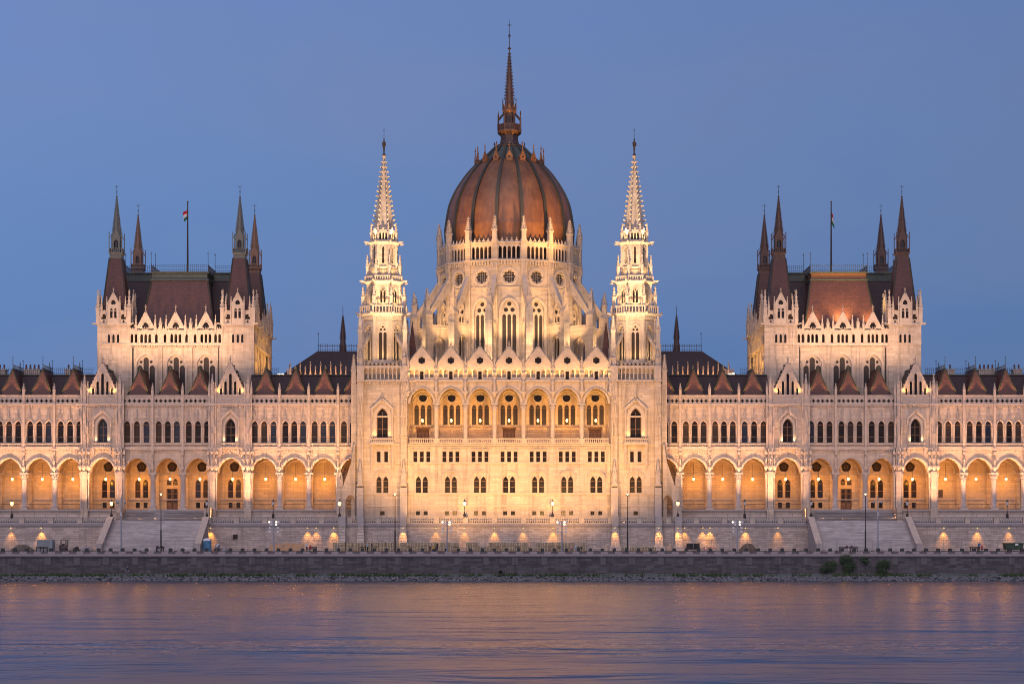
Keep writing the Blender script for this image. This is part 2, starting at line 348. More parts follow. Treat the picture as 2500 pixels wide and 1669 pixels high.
# ================================================================ THE PALACE
TER = 6.0                                     # terrace level
PAL = thing('parliament_palace', 'vast pale gothic revival palace with ribbed red dome floodlit at dusk above the river', 'palace', (0, 0, TER))
def section(name, x, y, label=None):
    o = put(name, None, PAL, (x, y, TER)); o['lvl'] = 1
    if label: o['label'] = label
    return o
D = [28.8, 34.8, 40.75, 46.7, 53.0, 60.25, 66.4, 72.5, 79.0, 86.2, 92.5, 98.7, 104.8, 111.0, 117.0]
PAV = (4, 8)
ZP = Z(1243, 0); ZSP = Z(1153, 0); ZC1 = Z(1094, 0); ZB = Z(1083, 0); ZW = Z(1080, 0); ZWS = Z(1037, 0); ZD = Z(989, 0); ZF0 = Z(985, 0); ZF1 = Z(971, 0); ZPT = Z(967, 0)
LAMPS = []
def dormer_mesh(b, cresting, h=1.0):
    a, zt, zb = 2.62, 6.75 * h, 0.
    A, B_, C_, D_, E_, F_ = (-a, 0, zb), (a, 0, zb), (0, 2.1, zt), (0, 11, zt), (-a, 11, zb), (a, 11, zb)
    b.add([A, B_, C_, D_, E_, F_], [(0, 1, 2), (0, 2, 3, 4), (1, 5, 3, 2), (4, 3, 5), (0, 4, 5, 1)], TILE)
    for p, q in ((A, C_), (B_, C_), (C_, D_)): b.bar(p, q, .22, RIBM)
    b.box(-a + .1, a - .1, -.12, .12, -.1, 1.0, RIBM)
    for i in range(13): x = -a + .2 + i * (2 * a - .4) / 12; b.box(x - .04, x + .04, -.24, -.14, .1, 1.35, IRON)
    b.box(-a + .1, a - .1, -.24, -.14, 1.25, 1.33, IRON)
    if cresting:
        finial(b, 0, 2.1, zt, 2.6); finial(b, 0, 10.6, zt, 2.6)
        b.bar((0, 2.3, zt + .75), (0, 10.6, zt + .75), .07, IRONB)
        for i in range(18): b.box(-.03, .03, 2.5 + i * .45, 2.56 + i * .45, zt, zt + .9, IRONB)
        b.bar((0, 7.2, zt), (0, 8.0, zt + 1.9), .1, IRONB); b.bar((0, 8.8, zt), (0, 8.0, zt + 1.9), .1, IRONB)
    else: b.nub(0, 2.1, zt + .25, .22, COP, .4)
def wing(s):
    mid = s * 72
    w = section('wing', mid, 6, 'long arcaded wing with a row of pointed arches and red pyramid dormers')
    body = MB(); x0, x1 = s * 24.0, s * D[-1]
    lo, hi = min(x0, x1), max(x0, x1)
    # podium, arcade back wall, upper storey behind the windows, rear
    def bx(a, b_, *r): body.box(min(s * a, s * b_), max(s * a, s * b_), *r)
    bx(24, D[-1], -.5, 30, TER - 1, ZP, RUST)
    bx(24, D[-1], -.9, -.5, ZP - .35, ZP - .003, STG)
    bx(24, D[-1], 5.6, 29, ZP, ZC1 - 1.6, VOID)
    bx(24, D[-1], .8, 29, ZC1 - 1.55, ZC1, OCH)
    bx(24, D[-1], .85, 29, ZC1, ZF0 - .4, VOID)
    bx(24, D[-1], 0.01, 1.7, ZF0 - .65, ZF0, ST); bx(24, D[-1], 1.7, 28, ZF0 - .4, ZF0 - .05, TILED)
    # string courses and dentils along the whole front
    for i in range(len(D) - 1):
        a, b_ = D[i], D[i + 1]; pav = i in PAV; y0 = -.6 if pav else 0
        u, v = min(s * a, s * b_), max(s * a, s * b_); c = (u + v) / 2; hw = 2.42 if pav else min(2.42, (v - u) / 2 - .55)
        a0 = arc(c, hw, ZSP, 2.95, 9)
        body.plate([(u, ZSP), (u, ZC1), (v, ZC1), (v, ZSP)] + [(p, q) for p, q in a0[::-1]], [], y0, .8, ST)
        band(body, c, hw, .34, ZSP, 2.95, ZSP, y0 - .14, y0 - .003, ST2, 9)
        band(body, c, hw + .34, .13, ZSP, 2.95, ZSP, y0 - .26, y0 - .003, STG, 9)
        body.box(u, v, y0 - .35, y0 - .003, ZC1 - .3, ZC1 + .15, ST2); dentil(body, u + .3, v - .3, y0 - .003, ZC1 - .62, d=.24)
        # upper storey wall with its window holes
        if pav: holes = [win(c, 1.02, ZW, Z(1042, 0), 1.75)]
        else: holes = [win(c + k * 1.86 * (v - u) / 6.15, .6, ZW, ZWS, .85) for k in (-1, 0, 1)]
        body.plate(rect(u, v, ZC1 + .15, ZD), holes, y0, .55 if not pav else .4, ST)
        body.box(u, v, y0 - .3, y0 - .003, ZD, ZD + .32, ST2); body.box(u, v, y0 - .16, .5, ZD + .32, ZF0, ST)
        dentil(body, u + .3, v - .3, y0 - .003, ZD - .36, sp=.5, d=.26)
        if pav:
            band(body, c, 1.02, .5, Z(1042, 0), 1.75, ZW, y0 - .16, y0 - .003, ST2)
            body.bar((c - 1.9, y0 - .2, Z(1024, 0)), (c, y0 - .2, Z(1002, 0)), .3, ST2, .45); body.bar((c + 1.9, y0 - .2, Z(1024, 0)), (c, y0 - .2, Z(1002, 0)), .3, ST2, .45)
            body.nub(c, y0 - .2, Z(1000, 0), .22, ST2, .5)
            for q in (-1, 1): body.lathe(c + q * 1.75, y0 - .3, [(.13, ZW), (.13, Z(1040, 0)), (.22, Z(1038, 0)), (.2, Z(1024, 0))], 6, ST2)
            body.box(c - 1.95, c + 1.95, y0 - 1.0, y0 - .36, ZC1 - .05, ZB - 0.9, ST2)
            for q in (-1, 1): body.box(c + q * 1.7 - .2, c + q * 1.7 + .2, y0 - .85, y0 - .36, ZC1 - 1.3, ZC1 - .053, ST2)
        else:
            for k in (-1, 0, 1):
                xx = c + k * 1.86 * (v - u) / 6.15
                band(body, xx, .6, .2, ZWS, .85, ZWS, y0 - .13, y0 - .003, ST2, 5)
                body.bar((xx - .5, -.12, Z(1024, 0)), (xx, -.12, Z(1019, 0)), .14, STG); body.bar((xx + .5, -.12, Z(1024, 0)), (xx, -.12, Z(1019, 0)), .14, STG)
                body.box(xx - .08, xx + .08, -.16, -.003, Z(1019, 0), Z(1001, 0), STG); body.box(xx - .26, xx + .26, -.15, -.002, Z(1008, 0), Z(1006, 0), STG); body.nub(xx, -.1, Z(1013, 0), .2, STG); body.nub(xx, -.1, Z(1002, 0), .15, STG)
            for k in (-.5, .5, -1.47, 1.47):
                xx = c + k * 1.86 * (v - u) / 6.15
                if abs(k) < 1 or True: body.lathe(xx, -.14, [(.13, ZW), (.09, ZW + .2), (.09, ZWS - .15), (.17, ZWS + .1)], 6, ST2)
    body.box(lo, hi, 5.08, 5.19, ZSP - .25, ZSP - .05, STG)
    wall = wput('wall', body, w)
    bw = MB(); bh = []
    # arcade back wall with its openings
    for i in range(len(D) - 1):
        u, v = min(s * D[i], s * D[i + 1]), max(s * D[i], s * D[i + 1]); c = (u + v) / 2
        if i in (4, 5, 7, 8):
            bh += [foil(c, Z(1139, 5) , 1.05, 5, dep=.14)] + [win(c + q, .56, Z(1215, 5), Z(1180, 5), .9) for q in (-.8, .8)] + [rect(c + q - .42, c + q + .42, ZP + .35, ZP + 1.5) for q in (-.8, .8)]
        elif i == 6:
            bh += [foil(c, Z(1139, 5), 1.05, 5, dep=.14)] + [win(c + q, .5, Z(1184, 5), Z(1176, 5), .75) for q in (-.65, .65)] + [rect(c - 1.15, c + 1.15, ZP + .002, Z(1192, 5))]
    for i in range(len(D) - 1):
        u, v = min(s * D[i], s * D[i + 1]), max(s * D[i], s * D[i + 1]); c = (u + v) / 2
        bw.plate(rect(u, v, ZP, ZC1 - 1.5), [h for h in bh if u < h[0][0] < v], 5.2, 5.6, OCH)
        band(bw, c, 2.35, .22, ZSP, 2.6, ZSP, 4.95, 5.197, ST2, 9)
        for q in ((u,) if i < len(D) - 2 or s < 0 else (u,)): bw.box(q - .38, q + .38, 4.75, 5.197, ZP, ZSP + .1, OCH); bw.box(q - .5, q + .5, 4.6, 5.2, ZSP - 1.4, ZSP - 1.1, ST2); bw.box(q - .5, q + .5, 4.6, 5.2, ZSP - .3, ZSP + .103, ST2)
        bw.box(u + .5, v - .5, 5.0, 5.197, ZP + 2.0, ZP + 2.2, STG)
        if i in (4, 5, 6, 7, 8): ring(bw, c, Z(1139, 5), 1.08, 1.36, 5.05, 5.197, ST2)
    wput('arcade_back_wall', bw, w)
    for i in range(len(D) - 1):
        u, v = min(s * D[i], s * D[i + 1]), max(s * D[i], s * D[i + 1]); c = (u + v) / 2; pav = i in PAV; wd = v - u
        y0 = -.6 if pav else 0
        # windows
        if pav: window(w, c, ZW, Z(1042, 0), 1.75, 1.02, .3, trans=(ZW + 1.5,), fr=.12)
        else:
            for k in (-1, 0, 1): window(w, c + k * 1.86 * wd / 6.15, ZW, ZWS, .85, .6, .42, mull=0, trans=(ZW + 1.2,), fr=.06)
        if i in (4, 5, 7, 8):
            for q in (-.8, .8):
                window(w, c + q, Z(1215, 5), Z(1180, 5), .9, .56, 5.45, mull=0, trans=(Z(1198, 5),), name='arcade_window')
                g = MB(); g.plate(rect(c + q - .42, c + q + .42, ZP + .35, ZP + 1.5), [], 5.45, 5.5, GLASS); wput('cellar_window', g, w)
        if i in (4, 5, 6, 7, 8):
            g = MB(); g.plate(foil(c, Z(1139, 5), 1.05, 5, dep=.14), [], 5.45, 5.5, VOID); ring(g, c, Z(1139, 5), .3, .38, 5.38, 5.448, WFR); wput('oculus', g, w)
        if i == 6:
            for q in (-.65, .65): window(w, c + q, Z(1184, 5), Z(1176, 5), .75, .5, 5.45, mull=0, name='fanlight')
            g = MB(); zt = Z(1192, 5); g.box(c - 1.15, c + 1.15, 5.45, 5.55, ZP + .002, zt, WOOD); g.box(c - .04, c + .04, 5.4, 5.447, ZP, zt, IRON)
            for q in (-.58, .58):
                for za, zb in ((.5, 1.4), (1.75, 3.2), (3.4, zt - ZP - .15)): g.box(c + q - .32, c + q + .32, 5.42, 5.447, ZP + za, ZP + zb, GLASS if za > 1 else WFR)
            wput('door', g, w)
        # balcony
        if pav: balustrade(w, c, y0 - .85, ZB - .9, 3.7, 1.0)
        else: balustrade(w, c, -.22, ZC1 + .15, wd - .5, ZB - ZC1 - .15, name='balcony_rail')
        # pierced parapet
        n = 6; pw = wd - (1.3 if pav else .55)
        def par(b, pw=pw, n=n, pav=pav):
            k = pw / n; hs = [] if pav else [cross(-pw / 2 + (j + .5) * k, (ZF0 + ZF1) / 2 - ZF0, .36, .13) for j in range(n)]
            b.plate(rect(-pw / 2, pw / 2, 0, ZPT - ZF0), hs, -.1, .12, ST2)
            if pav:
                for j in range(n): ring(b, -pw / 2 + (j + .5) * k, .55, .22, .38, -.2, -.103, ST2, 8)
            b.box(-pw / 2, pw / 2, -.22, .22, ZPT - ZF0, ZPT - ZF0 + .25, ST2)
        put('parapet_panel', cached(('parapet_panel', round(pw, 1), pav), par), w, (c, y0 + .05, ZF0))
        if pav:
            g = MB(); zb, za = ZPT + .25, Z(886, 0); hs = [win(c, .3, zb + .05, zb + 4.0, .4, 3)] + [win(c + q * .98, .27, zb + .05, zb + 2.45, .38, 3) for q in (-1, 1)] + [win(c + q * 1.9, .22, zb + .05, zb + 1.15, .3, 3) for q in (-1, 1)]
            gablepl(g, c, zb, za, 3.05, -.55, -.15, hs)
            for h_, lo_ in ((.3, 4.0), (.27, 2.45), (.27, 2.45), (.22, 1.15), (.22, 1.15)): pass
            for q, h_, t_, r_ in ((0, .3, 4.0, .4), (-.98, .27, 2.45, .38), (.98, .27, 2.45, .38), (-1.9, .22, 1.15, .3), (1.9, .22, 1.15, .3)): band(g, c + q, h_, .14, zb + t_, r_, zb + .1, -.68, -.553, ST2, 3)
            g.plate(rect(c - 2.3, c + 2.3, zb, zb + 1.6), [], -.12, -.05, GLASS); g.plate(rect(c - 1.4, c + 1.4, zb + 1.6, zb + 4.6), [], -.119, -.051, GLASS)
            wput('gable', g, w)
            g = MB(); g.add([(c - 2.75, -.1, zb - .3), (c + 2.75, -.1, zb - .3), (c, -.1, za - .9), (c - 2.75, 12, zb - .3), (c + 2.75, 12, zb - .3), (c, 12, za - .9)], [(0, 1, 2), (3, 5, 4), (0, 2, 5, 3), (1, 4, 5, 2)], TILED)
            g.bar((c, 0, za - .9), (c, 12, za - .9), .3, COP); g.box(c - .35, c + .35, 2.8, 3.5, za - 1.2, za - .1, TILED); wput('gable_roof', g, w)
            for q in (-1, 1): spot((c + q * 2.4, -1.45, zb + .1), (c + q * 1.9, -.5, zb + 2.6), 420, 110, WARM2, r=.08)
        else:
            o = put('dormer_roof', cached(('dormer_roof', i > 8), lambda b, k=i > 8: dormer_mesh(b, k)), w, (c, 1.0, ZPT - .9))
            for q in (-1, 1): spot((c + q * 2.45, .5, ZPT + .4), (c + q * 1.25, 2.2, ZPT + 3.4), 2300, 55, (1, .58, .2), r=.08)
    # piers, columns, pilasters at the divisions
    for i, d in enumerate(D[:-1]):
        x = s * d; pav = (i in PAV) or (i - 1 in PAV)
        if not pav:
            def colm(b):
                b.box(-.78, .78, -.78, .78, 0, .35, ST2); b.lathe(0, 0, [(.74, .35), (.74, .55), (.56, .8), (.53, ZSP - ZP - 1.6), (.62, ZSP - ZP - 1.5), (.56, ZSP - ZP - 1.4), (.6, ZSP - ZP - .9), (.82, ZSP - ZP - .35)], 12, STG, smooth=True)
                for k in range(8): b.nub(.66 * math.cos(k * PI / 4), .66 * math.sin(k * PI / 4), ZSP - ZP - .95, .16, ST2); b.nub(.74 * math.cos(k * PI / 4 + .4), .74 * math.sin(k * PI / 4 + .4), ZSP - ZP - .55, .16, ST2)
                b.box(-.82, .82, -.82, .82, ZSP - ZP - .35, ZSP - ZP - .01, ST2)
            put('column', cached('column', colm), w, (x, .4, ZP))
            statue(w, x, -.35, ZSP + 1.1, 1.1)
            def pil(b):
                b.box(-.24, .24, -.45, 0, 0, ZPT - ZC1 + .2, ST2); b.box(-.34, .34, -.55, 0, -.5, 0, ST2); b.box(-.33, .33, -.55, 0, ZD - ZC1 - .1, ZD - ZC1 + .3, ST2); b.lathe(0, -.2, [(.05, -1.1), (.3, -.5)], 6, ST2)
            put('pilaster', cached('pilaster', pil), w, (x, -.003, ZC1))
            pinnacle(w, x, -.25, ZPT + .2, Z(935, 0), .5)
        else:
            def pier(b):
                b.box(-.55, .55, -1.15, -.35, TER - ZP - .5, ZSP - ZP + .3, ST); b.box(-.72, .72, -1.3, -.2, TER - ZP - .5, .25, ST); b.box(-.66, .66, -1.25, -.1, ZSP - ZP - .2, ZSP - ZP + .1, ST2)
                b.box(-.85, .85, -.5, .8, 0, ZSP - ZP - .002, ST); b.box(-.5, .5, -1.1, -.602, ZSP - ZP + .1, ZC1 - ZP, ST)
                for q in (-.78, .78): b.lathe(q, -.75, [(.16, 0), (.16, ZSP - ZP - 1.3), (.3, ZSP - ZP - .6), (.3, ZSP - ZP)], 8, ST2)
            put('pier', cached('pier', pier), w, (x, 0, ZP))
            for q, yy in ((0, -1.3), (-.85, -.95), (.85, -.95)): statue(w, x + q, yy, ZSP + 1.3, 1.05)
            def clus(b):
                h = ZPT - ZC1 + .4
                b.box(-.36, .36, -.42, 0, 0, h, ST2); b.box(-.8, -.45, -.3, 0, 0, h - .2, ST2); b.box(.45, .8, -.3, 0, 0, h - .2, ST2); b.box(-.9, .9, -.55, 0, ZD - ZC1 - .1, ZD - ZC1 + .3, ST2)
                for q, z in ((0, 1.6), (-.62, 4.8), (.62, 3.0), (0, 6.2)): pinn(b, q, -.5, z, z + 2.8, .34, ST2, 3)
                b.box(-.5, .5, -.6, 0, -.8, 0, ST2)
            put('pilaster_cluster', cached('pilaster_cluster', clus), w, (x, -.603, ZC1))
            pinnacle(w, x, -.85, ZPT + .4, Z(912, 0), .6, rows=5); pinnacle(w, x - .65, -.8, ZPT + .2, Z(930, 0), .42); pinnacle(w, x + .65, -.8, ZPT + .2, Z(930, 0), .42)
    # arcade railings between the columns
    for i in range(len(D) - 1):
        u, v = min(s * D[i], s * D[i + 1]), max(s * D[i], s * D[i + 1]); c = (u + v) / 2
        if i in (5, 6, 7): continue
        def rail(b, wd=v - u - 1.7):
            b.box(-wd / 2, wd / 2, -.04, .04, 1.1, 1.18, IRON); b.box(-wd / 2, wd / 2, -.04, .04, .12, .2, IRON)
            for j in range(int(wd / .22) + 1): b.box(-wd / 2 + j * .22 - .018, -wd / 2 + j * .22 + .018, -.02, .02, 0, 1.1, IRON)
        put('railing', cached(('railing', round(v - u - 1.7, 1)), rail), w, (c, .1, ZP))
    if s > 0:
        g = MB(); c = (D[9] + D[10]) / 2; g.box(c - 1.1, c - .02, 5.0, 5.15, Z(1213, 5), Z(1195, 5), BRONZE); wput('plaque', g, w)
    # main roof behind the parapet
    g = MB(); zr = Z(920, 12); ye = 1.72
    prof = [(ye, ZF0), (8.6, zr), (21, zr), (28, ZF0)]
    for a_, b_ in ((24, 53.6), (85.6, 117)):      # the ridge stops at the hall between
        l_, h_ = min(s * a_, s * b_), max(s * a_, s * b_)
        vs = [(x, y, z) for x in (l_, h_) for y, z in prof]; g.add(vs, [(0, 1, 5, 4), (1, 2, 6, 5), (2, 3, 7, 6), (0, 3, 2, 1), (4, 5, 6, 7), (0, 4, 7, 3)], TILED)
        g.box(l_, h_, 8.4, 8.75, zr, zr + .25, RIBM)
    l_, h_ = min(s * 53.6, s * 85.6), max(s * 53.6, s * 85.6); g.box(l_, h_, 1.75, 10.2, ZF0 - .04, ZF0 + .3, TILED)
    g.box(lo, hi, 29, 29.5, TER, ZF0, ST)
    wput('roof', g, w)
    segs = [(62.0, 80.0, 9.0)] if 0 else []
    for a, b_ in ((29, 35), (48, 53), (86.5, 92), (92, 98), (98, 104), (104, 110)):
        put('roof_cresting', cached(('roof_cresting', round(b_ - a, 1)), lambda b, k=b_ - a: crest(b, k, 1.35)), w, (s * (a + b_) / 2, 8.6, zr + .25))
    for k in range(12 if s < 0 else 12):      # row of gilt-lit stone finials along the ridge nearest the middle
        xx = 34.2 + k * 1.06; hh = 3.0 if k % 2 else 2.1
        g = cached(('roof_finial', hh), lambda b, hh=hh: (b.box(-.3, .3, -.3, .3, 0, .4, ST2), b.lathe(0, 0, [(.26, .4), (.14, hh * .45), (.1, hh * .8)], 6, ST2), b.nub(0, 0, hh * .85, .3, ST2, .14), b.nub(0, 0, hh, .13, ST2, .3)))
        put('roof_finial', g, w, (s * xx, 11.5, zr))
    strip((s * 40, 10.0, zr + .4), (s * 40, 11.6, zr + 1.6), 260, 12, .2, GOLD)
    # chimneys
    for cx, cw, n, pots in ((92.8, .55 if s < 0 else .8, 0, 1), (100.4, 1.75, 0, 4), (106.8, .9, 0, 2), (46.2, .45 if s < 0 else .9, 0, 1)):
        g = MB(); h = 1.5; b = s * cx
        g.box(b - cw, b + cw, 13, 15, zr - 1, zr + h, ST); g.box(b - cw - .15, b + cw + .15, 12.85, 15.15, zr + h, zr + h + .25, ST2)
        for j in range(pots): xx = b - cw + (j + .5) * 2 * cw / pots; g.lathe(xx, 14, [(.18, zr + h + .25), (.16, zr + h + .9), (.22, zr + h + 1.0), (.12, zr + h + 1.3)], 8, TILE)
        wput('chimney', g, w)
for s in (-1, 1): wing(s)

# ---------------------------------------------------------------- the two assembly halls above the wings
def hall_tower(hall, cx, cy, front, s, mat_sp):
    T = put('hall_tower', None, hall, (cx, cy, TER)); T['lvl'] = 2
    k = 3.25; yf = 10.
    zc = Z(790.8, yf); zs = Z(838.6, yf); zt = Z(759, yf)
    b = MB(); b.box(cx - k, cx + k, cy - k, cy + k, TER, zc, ST)
    for q in range(4):
        b.M = Matrix.Translation((cx, cy, 0)) @ Matrix.Rotation(q * PI / 2, 4, 'Z')
        b.box(-k - .12, -k + .75, -k - .14, -k, TER, zc, ST); b.box(k - .75, k + .12, -k - .14, -k, TER, zc, ST)
        b.box(-k - .2, k + .2, -k - .25, -k - .003, zs - .2, zs + .1, ST2); b.box(-k - .3, k + .3, -k - .35, -k - .003, zc - .25, zc + .1, ST2)
        dentil(b, -k + .2, k - .2, -k - .003, zc - .6, sp=.45, d=.2); dentil(b, -k + .8, k - .8, -k - .003, zs - 3.3, sp=1.1, h=1.1, d=.1)
        for j in (-.95, 0, .95):
            b.plate(win(j, .25, Z(836, yf), Z(820, yf), .4, 3), [], -k - .1, -k - .02, GLASS); band(b, j, .25, .12, Z(820, yf), .4, Z(836, yf), -k - .2, -k - .103, ST2, 3)
        # parapet storey: pierced wall, gabled aedicule, corner turrets
        hs = [win(j, .5, zc + 1.0, zc + 1.6, .5, 4) for j in (-2.05, 2.05)] + [cross(j, zc + .55, .3, .11) for j in (-2.05, 2.05)]
        b.plate(rect(-k, k, zc + .1, zt), hs, -k - .1, -k + .15, ST2)
        b.plate(rect(-k + .3, k - .3, zc + .1, zt - .15), [], -k + .3, -k + .38, VOID)
        b.box(-k, k, -k - .2, -k + .2, zt, zt + .15, ST2)
        hs = [win(j, .27, zc + 1.2, zc + 2.9, .4, 3) for j in (-.42, .42)]
        b.plate([(-1.15, zc + .1), (-1.15, zt + 1.3), (0, zt + 3.7), (1.15, zt + 1.3), (1.15, zc + .1)], hs + [foil(0, zt + 1.75, .55, 3, ph=PI / 2)], -k - .35, -k - .103, ST2)
        b.plate(rect(-.9, .9, zc + .9, zt + 2.3), [], -k - .102, -k - .06, GLASS)
        for sg in (-1, 1):
            b.bar((sg * 1.3, -k - .25, zt + 1.2), (0, -k - .25, zt + 3.8), .35, ST2, .25)
            for j in range(5): b.nub(sg * (1.2 - j * .24), -k - .25, zt + 1.7 + j * .48, .14, ST2)
            b.lathe(sg * 1.35, -k - .3, [(.17, zc), (.17, zt + 1.6), (.05, zt + 3.0)], 5, ST2); b.nub(sg * 1.35, -k - .3, zt + 2.9, .16, ST2)
        b.lathe(0, -k - .25, [(.1, zt + 3.6), (.05, zt + 4.9)], 5, ST2); b.nub(0, -k - .25, zt + 4.6, .24, ST2, .12)
    b.M = Matrix()
    for i, j in ((1, 1), (1, -1), (-1, 1), (-1, -1)):
        pinn(b, cx + i * k, cy + j * k, zc, zt + 4.6, .75, ST2, 4); pinn(b, cx + i * (k - .75), cy + j * (k + .1), zc + 1.5, zt + 3.2, .42, ST2, 3)
        b.bar((cx + i * k, cy + j * k, zc - .1), (cx + i * (k + 1.05), cy + j * (k + .75), zc + .1), .3, ST2)
    wput('tower_wall', b, T)
    r = MB(); z0, z1 = zt - .6, Z(632, 13.3)
    r.oct(cx, cy, [(2.62, z0), (1.3, z1)], TILEM, 4)
    for i, j in ((1, 1), (1, -1), (-1, 1), (-1, -1)): r.bar((cx + i * 2.62, cy + j * 2.62, z0), (cx + i * 1.3, cy + j * 1.3, z1), .22, RIBM)
    wput('steep_roof', r, T)
    g = MB(); zb, zl, zp = Z(621, 13.3), Z(607, 13.3), Z(580, 13.3)
    g.oct(cx, cy, [(1.28, z1), (1.22, zb - .2), (1.45, zb), (1.45, zb + .15)], mat_sp if front else SPB, 4)
    dentil(g, cx - 1.2, cx + 1.2, cy - 1.23, z1 + .25, m=mat_sp, sp=.3, d=.1)
    g.oct(cx, cy, [(.62, zb), (.62, zp + .5)], IRON, 8)
    for q in range(4):
        g.M = Matrix.Translation((cx, cy, 0)) @ Matrix.Rotation(q * PI / 2, 4, 'Z')
        g.box(-1.35, 1.35, -1.38, -1.26, zb + 1.0, zb + 1.15, mat_sp); g.box(-1.35, 1.35, -1.38, -1.26, zb + .15, zb + .3, mat_sp)
        for j in range(7): g.box(-1.3 + j * .43 - .05, -1.3 + j * .43 + .05, -1.36, -1.28, zb + .3, zb + 1.0, mat_sp)
        g.box(-1.42, -1.26, -1.42, -1.26, zb, zp + .6, mat_sp); g.nub(-1.34, -1.34, zp + .8, .12, mat_sp, .3); g.bar((-1.34, -1.34, zp - .4), (-.8, -.8, zp + .6), .1, mat_sp)
        g.plate([(-.8, zb), (-.8, zp + .2), (0, zp + 2.1), (.8, zp + .2), (.8, zb)], [win(0, .42, zb + .9, zb + 2.4, .6, 3)], -.86, -.74, mat_sp)
    wput('lantern', g.__class__() if 0 else g, T); 
    sp = MB(); zt2 = Z(481, 13.3); z6 = zp
    sp.oct(cx, cy, [(.82, z6), (.74, z6 + 2), (.12, zt2)], mat_sp)
    for kk in range(8):
        an = kk * PI / 4 + PI / 8
        for j in range(15):
            f = (j + .5) / 15; z = z6 + 1.2 + (zt2 - z6 - 1.6) * f; rr = .80 * (1 - f) + .12; sp.nub(cx + rr * 1.1 * math.sin(an), cy - rr * 1.1 * math.cos(an), z, .12, mat_sp)
    sp.nub(cx, cy, zt2, .26, mat_sp); sp.lathe(cx, cy, [(.07, zt2), (.045, Z(452, 13.3))], 5, IRONB)
    sp.nub(cx, cy, Z(469, 13.3), .17, IRONB); sp.box(cx - .4, cx + .4, cy - .03, cy + .03, Z(456, 13.3), Z(456, 13.3) + .1, IRONB)
    wput('spire', sp, T)
def hall_face(H, M, bays, k=1.):
    yf = 10.; wd = 9.65
    zg = Z(843, yf); z0 = Z(837, yf); z1 = Z(814, yf); zb = Z(806.7, yf)
    b = MB(M); ax = (-6.28, 0, 6.28)
    hs = [win(a, 1.9, 31.5, Z(893, yf), 2.45, 7) for a in ax]
    b.plate(rect(-wd, wd, 29, zg), hs, 0, .7, ST)
    for a in ax: band(b, a, 1.9, .45, Z(893, yf), 2.45, 31, -.16, -.003, ST2, 8)
    for a in (-9.4, -3.14, 3.14, 9.4): b.box(a - .3, a + .3, -.35, -.004, 29, zg - .3, ST)
    for a in (-8.95, 8.95): b.lathe(a, -.25, [(.11, 29), (.11, zg)], 6, IRON)
    b.box(-wd, wd, -.5, .7, zg, z0 - .05, ST2); dentil(b, -wd, wd, -.003, zg - .4, sp=.5, d=.35)
    gh = []
    for a in ax: gh += [a + j for j in (-.85, 0, .85)]
    gh += [-9.15, -8.3, 8.3, 9.15, -3.14 - .9, -3.14 + .9, 3.14 - .9, 3.14 + .9]
    b.plate(rect(-wd, wd, z0 - .05, z1 + 1.0), [win(a, .28, z0 + .1, z1 - .5, .45, 3) for a in gh], -.3, 0, ST2)
    b.box(-wd, wd, .9, 1.1, z0, zb, VOID); b.box(-wd, wd, -.4, .1, z1 + .75, z1 + 1.0, ST2)
    for i in range(40): x = -wd + .2 + i * .49; b.box(x - .1, x + .1, -.3, -.15, z1 + 1.0, z1 + 1.35, ST2)
    wput('side_wall', b, H)
    for a in ax:
        traceried(H, a, 31.5, Z(893, yf), 2.45, 1.9, .3, M, 4)
        g = MB(M); za = Z(762, yf)
        g.plate([(a - 1.75, zb - .5), (a - 1.75, zb + .4), (a, za), (a + 1.75, zb + .4), (a + 1.75, zb - .5)], [foil(a, zb + 1.0, .72, 3)], -.4, -.1, ST2)
        g.plate(disc(a, zb + 1.0, .9, 10), [], -.09, -.04, GLASS); ring(g, a, zb + 1.0, .78, .92, -.5, -.403, ST2)
        for sg in (-1, 1):
            g.bar((a + sg * 1.85, -.25, zb + .35), (a, -.25, za + .1), .42, ST2, .25)
            for j in range(8): g.nub(a + sg * (1.75 - j * .22), -.25, zb + .75 + j * (za - zb - .6) / 8, .15, ST2)
            pinn(g, a + sg * 2.0, -.3, zb - .6, zb + 3.4, .42, ST2, 3)
        g.lathe(a, -.25, [(.1, za), (.05, za + 1.6)], 5, ST2); g.nub(a, -.25, za + 1.1, .26, ST2, .13); wput('gable', g, H)
    for a in (-3.14, 3.14):
        g = MB(M); pinn(g, a, -.4, z1 + .8, Z(775, yf), .6); wput('pinnacle', g, H)
